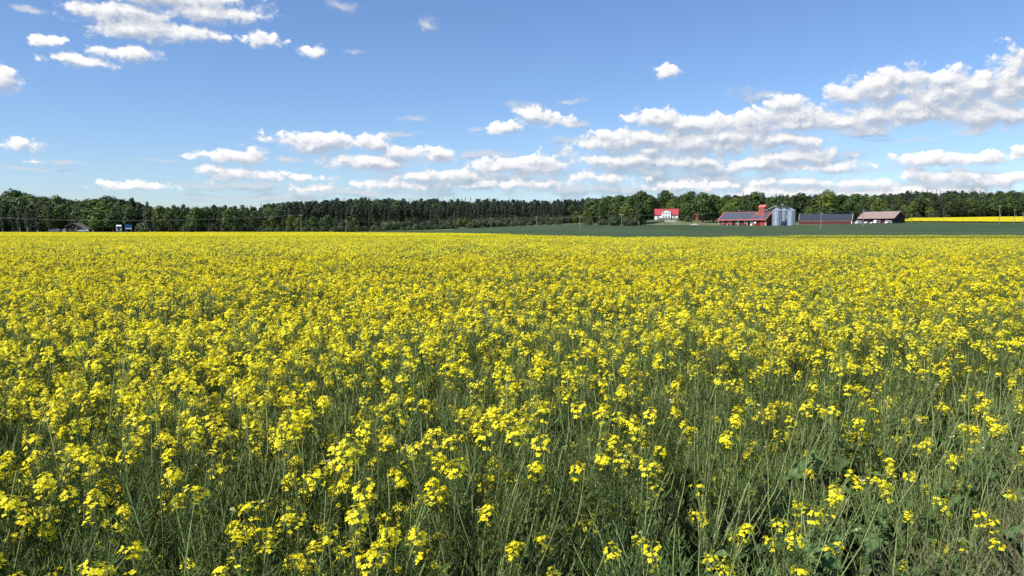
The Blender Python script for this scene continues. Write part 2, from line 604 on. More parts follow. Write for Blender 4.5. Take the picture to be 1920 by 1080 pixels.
def raceme(mb, base, d, lod, bloom, podn, size=1.0):
    """a flowering shoot end: pods below, a dome of flowers at the tip"""
    L = rnd(.16, .30) * size
    bend = Vector((rnd(-1, 1), rnd(-1, 1), 0)) * .10
    n = 4 if lod == 0 else 2
    pts = [base + d * (L * i / n) + bend * (L * (i / n) ** 2) for i in range(n + 1)]
    if lod == 0:
        mb.tube(pts, [.0024, .0022, .002, .0017, .0013], n=4, mi=2, cap=False)
    else:
        ribbon(mb, pts, .0028 if lod == 1 else .004, 2)
    top = pts[-1]
    dd = (pts[-1] - pts[-2]).normalized()
    a, c = ortho(dd)
    # pods
    if lod < 2:
        for k in range(podn):
            f = rnd(0, .82)
            q = base + d * (L * f) + bend * (L * f * f)
            t = rnd(0, 6.28)
            u = a * math.cos(t) + c * math.sin(t)
            pl = rnd(.035, .065) * (1.1 - .5 * f)
            q1 = q + (u * .95 + dd * .25) * pl * .42
            q2 = q1 + (u * .6 + dd * rnd(.5, 1.1)) * pl * .5
            q3 = q2 + (u * rnd(-.1, .5) + dd * rnd(.4, 1.1)) * pl * .55
            if lod == 0:
                mb.tube([q, q1, q2, q3], [.0006, .0012, .0015, .0006], n=3, mi=3, cap=False)
            else:
                ribbon(mb, [q, q1, q3], .0022, 3)
    else:
        for k in range(podn // 5):
            f = rnd(0, .9)
            q = base + d * (L * f)
            t = rnd(0, 6.28)
            u = a * math.cos(t) + c * math.sin(t)
            ribbon(mb, [q, q + (u + dd * .8) * .07], .006, 3)
    # flowers
    if bloom > 0:
        rad = (rnd(.021, .036) if lod == 0 else rnd(.022, .038)) * (0.8 + .3 * bloom)
        nf = {0: 32, 1: 16, 2: 6}[lod]
        nf = max(2, int(nf * rnd(.7, 1.2) * bloom))
        fs = {0: .0096, 1: .0126, 2: .021}[lod]
        for k in range(nf):
            h = rnd(-1.3, .7) if random.random() < .4 else rnd(-.3, .85)
            t = rnd(0, 6.28)
            u = a * math.cos(t) + c * math.sin(t)
            rr = rad * math.sqrt(max(.05, 1 - (h if h > 0 else h * .4) ** 2)) * rnd(.6, 1.1)
            q = top + u * rr + dd * (h * rad)
            nrm = (u * rnd(.3, 1.0) + dd * rnd(.3, .9) + Vector((-.15, -.1, .35 if lod == 0 else .9))).normalized()
            flower(mb, q, nrm, fs * rnd(.85, 1.15), lod)
            if lod == 0 and random.random() < .6:
                ribbon(mb, [top + dd * (h * rad - .012), q], .0007, 3)
        if lod == 0:
            for k in range(7):
                q = top + Vector((rnd(-1, 1), rnd(-1, 1), rnd(-.2, 1))) * .007
                mb.tube([q, q + (dd + Vector((rnd(-.4, .4), rnd(-.4, .4), 0))) * .008], [.0018, .0012], n=4, mi=1)
    elif lod == 0 and random.random() < .06:
        q = top
        for k in range(3):
            flower(mb, q + Vector((rnd(-1, 1), rnd(-1, 1), rnd(-1, 1))) * .01, dd, .006, 0)
            for j in range(1, 4):
                mb.mi[-j] = 5


def leaf(mb, p, d, L, wd, mi=4, lobes=True):
    """drooping leaf with a wavy edge"""
    side = d.cross(Vector((0, 0, 1))).normalized()
    n = 5
    vs = []
    tw = rnd(-.5, .5)
    dr = rnd(.3, 1.0)
    for i in range(n + 1):
        f = i / n
        q = p + d * (L * f) - Vector((0, 0, 1)) * (L * dr * f * f)
        w = wd * math.sin(math.pi * min(1, f * .88 + .1)) * (1 + (.28 if (i % 2) else -.15) * (1 if lobes else 0)) * .5
        s = (side + Vector((0, 0, tw + .25 * math.sin(f * 9)))).normalized()
        vs += [q - s * w, q + Vector((0, 0, -w * .3)), q + s * w]
    fs = []
    for i in range(n):
        k = 3 * i
        fs += [(k, k + 1, k + 4, k + 3), (k + 1, k + 2, k + 5, k + 4)]
    mb.add(vs, fs, mi)


def rape_plant(lod, bloom=.85, H=1.12, leafy=1.0, spread=1.0):
    mb = MB()
    lean = Vector((rnd(-.10, .10) + .03, rnd(-.08, .08), 0))
    def sp(z):
        f = z / H
        return Vector((lean.x * f * f * 1.6, lean.y * f * f * 1.6, z))
    zs = [0, .35 * H, .6 * H, .8 * H]
    top = sp(H - .2)
    pts = [sp(z) for z in zs] + [top]
    if lod == 0:
        mb.tube(pts, [.006, .0052, .0042, .0034, .0026], n=5, mi=2, cap=False)
    else:
        ribbon(mb, pts if lod == 1 else pts[1:], .006 if lod == 1 else .008, 2, cross=(lod == 1))
    d = (sp(H) - sp(H - .25)).normalized()
    podn = {0: 30, 1: 20, 2: 15}[lod] if leafy < 2 else 9
    raceme(mb, top, d, lod, 1.0 if random.random() < bloom else 0, int(podn * 1.2))
    nb = {0: random.randint(6, 9), 1: random.randint(5, 8), 2: random.randint(4, 6)}[lod]
    t0 = rnd(0, 6.28)
    for k in range(nb):
        z0 = H * rnd(.38, .80)
        p0 = sp(z0)
        t = t0 + k * 2.4 + rnd(-.4, .4)
        u = Vector((math.cos(t), math.sin(t), 0))
        zt = H * rnd(.74, .95) - .02 if random.random() < .8 else H * rnd(.55, .8)
        zt = max(zt, z0 + .08)
        out = (zt - z0) * rnd(.18, .62) * spread + .02
        p1 = p0 + u * out * .55 + Vector((0, 0, (zt - z0) * .42))
        p2 = p0 + u * out + Vector((0, 0, zt - z0))
        if lod == 0:
            mb.tube([p0, p0 * .5 + p1 * .5 + u * .008, p1, p2], [.003, .0028, .0025, .0022], n=4, mi=2, cap=False)
        elif lod == 1:
            ribbon(mb, [p0, p1, p2], .0032, 2)
        else:
            ribbon(mb, [p0, p2], .004, 2)
        if lod == 0:
            leaf(mb, p0, (u + Vector((0, 0, .5))).normalized(), rnd(.03, .07), rnd(.012, .022), lobes=False)
        dd = (p2 - p1).normalized() * .7 + Vector((0, 0, .6))
        raceme(mb, p2, dd.normalized(), lod, rnd(.6, 1.1) if random.random() < bloom else 0, podn, size=rnd(.6, .95))
    # leaves
    nl = int({0: 9, 1: 5, 2: 2}[lod] * leafy)
    for k in range(nl):
        z0 = H * (rnd(.08, .62) if leafy < 2 else rnd(.08, .88))
        t = rnd(0, 6.28)
        u = Vector((math.cos(t), math.sin(t), rnd(.1, .8))).normalized()
        L = rnd(.10, .25) * (1.3 - z0 / H)
        if lod == 0:
            leaf(mb, sp(z0), u, L, L * rnd(.3, .5))
        else:
            q = sp(z0)
            s = u.cross(Vector((0, 0, 1))).normalized() * L * .25
            mb.add([q, q + u * L * .6 - s, q + u * L - Vector((0, 0, L * .4)), q + u * L * .6 + s], [(0, 1, 2, 3)], 4)
    return mb


proto_colls = {}


def proto_collection(name, meshes):
    """source meshes kept out of the scene; only their scattered copies are seen"""
    c = bpy.data.collections.new(name)
    for i, me in enumerate(meshes):
        o = bpy.data.objects.new('%s_%02d' % (name, i), me)
        c.objects.link(o)
    return c


def scatter(name, pts, rotz, scl, idx, coll, tilt=None, label=None, cat=None, kind='stuff', holder_mat=None):
    """one object whose points carry copies of the source meshes"""
    me = bpy.data.meshes.new(name)
    me.vertices.add(len(pts))
    me.vertices.foreach_set('co', np.asarray(pts, np.float32).ravel())
    a = me.attributes.new('rot', 'FLOAT_VECTOR', 'POINT')
    rv = np.zeros((len(pts), 3), np.float32)
    rv[:, 2] = rotz
    if tilt is not None:
        rv[:, 0] = tilt[:, 0]
        rv[:, 1] = tilt[:, 1]
    a.data.foreach_set('vector', rv.ravel())
    a = me.attributes.new('scl', 'FLOAT', 'POINT')
    a.data.foreach_set('value', np.asarray(scl, np.float32))
    a = me.attributes.new('idx', 'INT', 'POINT')
    a.data.foreach_set('value', np.asarray(idx, np.int32))
    ng = bpy.data.node_groups.new(name + '_nodes', 'GeometryNodeTree')
    ng.interface.new_socket('Geometry', in_out='INPUT', socket_type='NodeSocketGeometry')
    ng.interface.new_socket('Geometry', in_out='OUTPUT', socket_type='NodeSocketGeometry')
    g = NG(ng)
    gi = ng.nodes.new('NodeGroupInput')
    go = ng.nodes.new('NodeGroupOutput')
    ci = g.n('GeometryNodeCollectionInfo')
    ci.inputs['Collection'].default_value = coll
    ci.inputs['Separate Children'].default_value = True
    ci.inputs['Reset Children'].default_value = True
    mp = g.n('GeometryNodeMeshToPoints')
    ng.links.new(gi.outputs[0], mp.inputs['Mesh'])
    ra = g.n('GeometryNodeInputNamedAttribute', data_type='FLOAT_VECTOR')
    ra.inputs['Name'].default_value = 'rot'
    sa = g.n('GeometryNodeInputNamedAttribute', data_type='FLOAT')
    sa.inputs['Name'].default_value = 'scl'
    ia = g.n('GeometryNodeInputNamedAttribute', data_type='INT')
    ia.inputs['Name'].default_value = 'idx'
    e2r = g.n('FunctionNodeEulerToRotation')
    ng.links.new(ra.outputs[0], e2r.inputs[0])
    ip = g.n('GeometryNodeInstanceOnPoints')
    ng.links.new(mp.outputs[0], ip.inputs['Points'])
    ng.links.new(ci.outputs[0], ip.inputs['Instance'])
    ip.inputs['Pick Instance'].default_value = True
    ng.links.new(ia.outputs[0], ip.inputs['Instance Index'])
    ng.links.new(e2r.outputs[0], ip.inputs['Rotation'])
    ng.links.new(sa.outputs[0], ip.inputs['Scale'])
    ng.links.new(ip.outputs[0], go.inputs[0])
    o = bpy.data.objects.new(name, me)
    COL.objects.link(o)
    md = o.modifiers.new('scatter', 'NODES')
    md.node_group = ng
    return tag(o, label, cat, kind=kind)


# smooth random maps for height, bloom and lean over the field
def fbm2(x, y, seed, scale):
    r = np.random.default_rng(seed)
    v = np.zeros_like(x)
    amp, tot = 1.0, 0.0
    for o in range(4):
        for k in range(4):
            th = r.uniform(0, 6.28)
            ph = r.uniform(0, 6.28)
            fr = (2 ** o) / scale * r.uniform(.7, 1.4)
            v = v + amp * np.sin((x * math.cos(th) + y * math.sin(th)) * fr * 6.28 + ph) / 4
        tot += amp * .5
        amp *= .55
    return v / tot


def in_field(x, y, margin=0.0):
    c = colpx(x, y)
    return (y > edge_y(x) + margin) & (y < field_end(c))


def jitter_grid(y0, y1, step, xr):
    """jittered grid of points between two distances, within the view and a side margin"""
    out = []
    for y in np.arange(y0, y1, step):
        w = xr(y)
        xs = np.arange(-w, w, step)
        out.append(np.stack([xs + rng.uniform(-.5, .5, len(xs)) * step, y + rng.uniform(-.5, .5, len(xs)) * step], 1))
    return np.concatenate(out)


NV = 9
bl0 = [.9, .78, .66, .54, .43, .32, .22, .12, .04]
lod0 = [rape_plant(0, bl0[i], H=rnd(1.02, 1.18), leafy=1.0).mesh('rape_a%d' % i, CROP_MATS) for i in range(NV)]
lod1 = [rape_plant(1, bl0[i], H=rnd(1.02, 1.18)).mesh('rape_b%d' % i, CROP_MATS) for i in range(NV)]
leafyv = []
for i in range(5):                                   # bushy leafy plants of the field's edge, few flowers
    leafyv.append(rape_plant(0, [.25, .12, .2, .06, 0][i], H=rnd(.75, 1.0), leafy=6, spread=1.2).mesh('rape_c%d' % i, CROP_MATS))
c0 = proto_collection('rape_plant_near', lod0 + leafyv)
c1 = proto_collection('rape_plant_mid', lod1)


def bloom_map(x, y):
    """0 sparse .. 1 rich in flowers"""
    side = np.clip(x / np.maximum(y, 1) + .1, -.15, .6)
    near = np.clip((10 - y) / 9, 0, 1)
    return np.clip(.62 + .28 * fbm2(x, y, 3, .9) + .22 * fbm2(x, y, 5, 3.2) - side * (.05 + .24 * near) - .37 * near, 0, 1)


def pick(x, y, n):
    b = bloom_map(x, y)
    u = np.clip((1 - b) * n * 1.05 + rng.normal(0, 1.3, len(x)), 0, n - .01)
    return u.astype(int)


def height_map(x, y):
    return 1.0 + .05 * fbm2(x, y, 11, 1.6) + .04 * fbm2(x, y, 12, 6.0) + rng.normal(0, .045, len(x))


def crop(name, y0, y1, step, nvar, coll, near=False):
    q = jitter_grid(y0, y1, step, lambda y: .78 * y + 2.2)
    x, y = q[:, 0], q[:, 1]
    k = in_field(x, y)
    x, y = x[k], y[k]
    idx = pick(x, y, nvar)
    s = height_map(x, y)
    if near:
        d = y - edge_y(x)
        k = (rng.uniform(0, 1, len(x)) < np.clip(1.55 - d * .60, 0, 1) * np.clip(.25 + x * .5, .05, 1.0))
        idx = np.where(k, nvar + rng.integers(0, 5, len(x)), idx)
        s = s * np.clip(.86 + d * .2, 0, 1)
        keep = ~((fbm2(x, y, 21, .55) > -.02) & (x > .2) & (rng.uniform(0, 1, len(x)) < np.clip(.9 - d * .45, 0, .8)))
        x, y, idx, s = x[keep], y[keep], idx[keep], s[keep]
    pts = np.stack([x, y, gz(x, y)], 1)
    tilt = rng.normal(0, .14, (len(x), 2))
    return scatter(name, pts, rng.uniform(0, 6.28, len(x)), s, idx, coll, tilt,
                   label='dense flowering rape crop, yellow heads over grey green stems and pods', cat='crop')


crop('rapeseed_crop', 0.3, 6.5, .135, NV, c0, near=True)
crop('rapeseed_crop', 6.5, 24, .155, NV, c1)


# far crop: square patches of many plants, coarser with distance
def patch(size, dens, lod, kf, ks, bloom):
    mb = MB()
    n = int(size * size * dens)
    for i in range(n):
        x, y = rnd(-size / 2, size / 2), rnd(-size / 2, size / 2)
        H = rnd(1.0, 1.2)
        if lod == 2:
            pm = rape_plant(2, bloom, H=H)
            mb.add([(a + x, c + y, e) for a, c, e in pm.v], pm.f)
            mb.mi[-len(pm.f):] = pm.mi
        else:
            # a plant seen from 60 m and more: a few flower heads over a tuft of stems
            for k in range(kf):
                a = Vector((x + rnd(-.12, .12), y + rnd(-.12, .12), H * rnd(.82, 1.04)))
                if random.random() < bloom:
                    u = Vector((rnd(-1, 1), rnd(-1, 1), rnd(-.3, .3))).normalized()
                    w = Vector((rnd(-1, 1), rnd(-1, 1), rnd(.2, 1))).normalized()
                    s = ks
                    mb.add([a - u * s, a + w * s, a + u * s, a - w * s], [(0, 1, 2, 3)], 0)
            for k in range(3):
                a = Vector((x + rnd(-.1, .1), y + rnd(-.1, .1), H * rnd(.35, .6)))
                u = Vector((rnd(-1, 1), rnd(-1, 1), 0)).normalized() * ks * .8
                mb.add([a - u, a + u, a + u * .4 + Vector((0, 0, H * .45)), a - u * .4 + Vector((0, 0, H * .45))], [(0, 1, 2, 3)], 3)
    return mb.mesh('crop_patch', CROP_MATS)


pc = proto_collection('crop_patch_mid', [patch(1.0, 34, 2, 0, 0, b_) for b_ in (.85, .74, .62, .5, .38, .25)])
pf = proto_collection('crop_patch_far', [patch(3.0, 22, 3, 6, .036, b_) for b_ in (.95, .9, .82, .7, .5, .22)])
pv = proto_collection('crop_patch_distant', [patch(8.0, 9, 3, 8, .075, b_) for b_ in (.98, .96, .93, .9, .85, .8)])


def patches(name, y0, y1, size, coll, n=6):
    out = []
    for y in np.arange(y0 + size / 2, y1, size):
        w = .80 * y + 3
        xs = np.arange(-w, w, size)
        out.append(np.stack([xs, np.full(len(xs), y)], 1))
    q = np.concatenate(out)
    x, y = q[:, 0], q[:, 1]
    c = colpx(x, y)
    k = (y < field_end(c) - size * .3) & (y > edge_y(x))
    x, y = x[k], y[k]
    # the hollow on the right blooms less
    c = colpx(x, y)
    hollow = np.clip((c - 1280) / 120, 0, 1) * np.clip((y - 84) / 8, 0, 1) * np.clip((field_end(c) - 5 - y) / 5, 0, 1)
    u = np.clip((1 - bloom_map(x, y)) * n + hollow * 6 + rng.normal(0, .8, len(x)), 0, n - .01).astype(int)
    pts = np.stack([x, y, gz(x, y) + .05 * fbm2(x, y, 12, 6.0)], 1)
    return scatter(name, pts, rng.integers(0, 4, len(x)) * (math.pi / 2), 1 + rng.normal(0, .02, len(x)), u, coll,
                   label='dense flowering rape crop, yellow heads over grey green stems and pods', cat='crop')


patches('rapeseed_crop', 24, 60, 1.0, pc)
patches('rapeseed_crop', 60, 150, 3.0, pf)
patches('rapeseed_crop', 150, 320, 8.0, pv)

# ------------------------------------------------------------------ trees
m_oak = material('leaves_broadleaf', (0.054, 0.088, 0.019), 0.6, transl=0.22, objvar=0.34, huevar=0.02, var=0.25, scale=.35, coords='Object')
m_lite = material('leaves_light', (0.100, 0.140, 0.024), 0.6, transl=0.25, objvar=0.22, huevar=0.02, var=0.25, scale=.35)
m_birch = material('leaves_birch', (0.062, 0.088, 0.036), 0.6, transl=0.25, objvar=0.22, huevar=0.02, var=0.2, scale=.35)
m_spruce = material('needles', (0.026, 0.042, 0.020), 0.65, transl=0.08, objvar=0.3, huevar=0.02, var=0.3, scale=.35)
m_bark = material('bark', (0.11, 0.085, 0.065), 0.9, var=0.3, scale=2)
m_pbark = material('pine_bark', (0.12, 0.085, 0.06), 0.9, var=0.3, scale=2)
m_wbark = material('birch_bark', (0.42, 0.40, 0.37), 0.8, var=0.4, scale=3)


def leafquad(mb, q, nrm, s, mi=0):
    nrm = Vector(nrm)
    if nrm.length < 1e-4:
        nrm = Vector((0, 0, 1))
    a, c = ortho(nrm.normalized())
    t = rnd(0, 6.28)
    u = a * math.cos(t) + c * math.sin(t)
    w = nrm.normalized().cross(u)
    s1, s2 = s * rnd(.7, 1.2), s * rnd(.5, .9)
    mb.add([q - u * s1, q - w * s2 * .8 + u * s1 * .2, q + u * s1, q + w * s2], [(0, 1, 2, 3)], mi)


def crown_lobes(mb, H, Wd, z0, nl, nq, leaf_s, shape='oak', loose=0.0):
    """leaf clumps spread through an uneven crown between z0 and H"""
    ch = H - z0
    lobes = []
    for k in range(nl):
        f = (k + .5) / nl
        z = z0 + ch * (.08 + .84 * f)
        if shape == 'oak':
            env = math.sin(math.pi * min(1, .22 + .74 * f)) ** .6
        elif shape == 'birch':
            env = math.sin(math.pi * min(1, .16 + .84 * f)) ** .85
        else:
            env = math.sin(math.pi * (.3 + .66 * f)) ** .5
        t = k * 2.4 + rnd(-.6, .6)
        r = Wd * .5 * env
        rl = Wd * rnd(.16, .26) * (.65 + .35 * env)
        rr = max(0, r - rl) * rnd(.55, 1.08)
        lobes.append((Vector((math.cos(t) * rr, math.sin(t) * rr, z)), rl))
    lobes.append((Vector((rnd(-.05, .05) * Wd, 0, H - Wd * .14)), Wd * .16))
    lobes.append((Vector((0, 0, z0 + ch * .5)), Wd * .28))
    tot = sum(r * r for _, r in lobes)
    for c, r in lobes:
        n = int(nq * r * r / tot)
        for i in range(n):
            d = Vector((random.gauss(0, 1), random.gauss(0, 1), random.gauss(.25, 1))).normalized()
            rad = r * (rnd(.72, 1.06) + (rnd(0, .5) if random.random() < loose else 0))
            q = c + Vector((d.x, d.y, d.z * .8)) * rad
            leafquad(mb, q, d + Vector((rnd(-.3, .3), rnd(-.3, .3), rnd(-.1, .45))), leaf_s)


def trunk_mb(mb, H, r, z1, mi=0, limbs=4, Wd=1.0):
    mb.tube([(0, 0, -.6), (rnd(-.1, .1), 0, z1 * .5), (rnd(-.15, .15), rnd(-.1, .1), z1), (0, 0, H * .86)], [r * 1.25, r, r * .8, r * .25], n=6, mi=mi)
    for k in range(limbs):
        t = k * 2.2 + rnd(0, .6)
        z = z1 + (H - z1) * rnd(0, .45)
        e = Vector((math.cos(t), math.sin(t), 0)) * Wd * rnd(.25, .42)
        mb.tube([(0, 0, z), e * .5 + Vector((0, 0, z + .13 * H)), e + Vector((0, 0, z + .2 * H))], [r * .5, r * .34, r * .12], n=5, mi=mi)


def tree_kind(kind):
    """returns crown mesh and trunk mesh of a tree 10 m high"""
    cr, tr = MB(), MB()
    H = 10.0
    if kind == 'oak':
        Wd = rnd(7.8, 9.6)
        crown_lobes(cr, H, Wd, rnd(.8, 1.8), 26, 1500, .36, 'oak')
        trunk_mb(tr, H, .26, 2.2, Wd=Wd)
        mats = (m_oak, m_bark)
    elif kind == 'round':
        Wd = rnd(6.2, 7.6)
        crown_lobes(cr, H, Wd, rnd(.8, 1.6), 22, 1300, .34, 'oak', .1)
        trunk_mb(tr, H, .22, 2.2, Wd=Wd)
        mats = (m_lite, m_bark)
    elif kind == 'tall':
        Wd = rnd(3.6, 4.8)
        crown_lobes(cr, H, Wd, rnd(2.4, 3.4), 18, 1000, .26, 'oak', .15)
        trunk_mb(tr, H, .13, 3.0, Wd=Wd)
        mats = (m_oak, m_pbark)
    elif kind == 'birch':
        Wd = rnd(3.4, 4.4)
        crown_lobes(cr, H, Wd, rnd(1.0, 2.0), 18, 950, .24, 'birch', .3)
        trunk_mb(tr, H, .12, 2.0, Wd=Wd)
        mats = (m_birch, m_wbark)
    elif kind == 'pine':
        Wd = rnd(3.2, 4.2)
        z0 = rnd(4.6, 5.6)
        crown_lobes(cr, H, Wd, z0, 13, 700, .24, 'pine', .2)
        trunk_mb(tr, H, .14, z0, Wd=Wd)
        mats = (m_spruce, m_pbark)
    elif kind == 'spruce':
        Wd = rnd(2.6, 3.4)
        nlay = 17
        for k in range(nlay):
            f = k / (nlay - 1)
            z = 1.0 + 8.8 * f
            r = Wd * .5 * (1 - f) ** .68 + .16
            for j in range(int(8 + 34 * (1 - f))):
                t = rnd(0, 6.28)
                rr = r * rnd(.45, 1.12)
                q = Vector((math.cos(t) * rr, math.sin(t) * rr, z - rr * .38 + rnd(-.2, .2)))
                leafquad(cr, q, Vector((math.cos(t), math.sin(t), rnd(.6, 1.6))), .24 * (1 - .35 * f))
        tr.tube([(0, 0, -.6), (0, 0, 5), (0, 0, 9.9)], [.15, .1, .03], n=5)
        mats = (m_spruce, m_bark)
    elif kind == 'bush':
        Wd = rnd(17, 24)
        crown_lobes(cr, H, Wd, -1.5, 20, 900, 1.0, 'oak', .15)
        for k in range(4):
            t = rnd(0, 6.28)
            tr.tube([(0, 0, -.4), (math.cos(t) * 1.6, math.sin(t) * 1.6, 4), (math.cos(t) * 2.6, math.sin(t) * 2.6, 7.5)], [.3, .2, .06], n=5)
        mats = (m_birch, m_bark)
    return cr, tr, mats


KINDS = {'oak': 5, 'round': 4, 'tall': 5, 'birch': 4, 'pine': 5, 'spruce': 5, 'bush': 5}
tree_meshes = {}
wood_meshes = {}
for k_, n_ in KINDS.items():
    tree_meshes[k_] = []
    for i_ in range(n_):
        cr, tr, mats = tree_kind(k_)
        tree_meshes[k_].append((cr.mesh(k_ + '_crown', mats[0]), tr.mesh(k_ + '_trunk', mats[1])))
        if k_ in ('pine', 'spruce', 'tall', 'oak', 'bush'):
            w = MB()
            w.add(cr.v, cr.f, 0)
            w.add(tr.v, tr.f, 1)
            wood_meshes.setdefault(k_, []).append(w.mesh(k_ + '_wood', list(mats)))

DESC = {
    'oak': ('broad_tree', 'broad dark green leafy tree'),
    'round': ('leafy_tree', 'bright green round crowned tree'),
    'tall': ('slender_tree', 'slender tree with a bare lower trunk'),
    'birch': ('birch_tree', 'narrow grey green birch like tree'),
    'pine': ('pine_tree', 'dark pine with a bare stem'),
    'spruce': ('spruce_tree', 'pointed dark spruce'),
    'bush': ('bush', 'low rounded green bush'),
}
SHORT = {'oak': 'broad dark tree', 'round': 'bright round tree', 'tall': 'slender bare stemmed tree', 'birch': 'narrow grey green tree', 'pine': 'dark pine', 'spruce': 'pointed spruce', 'bush': 'low green bush'}
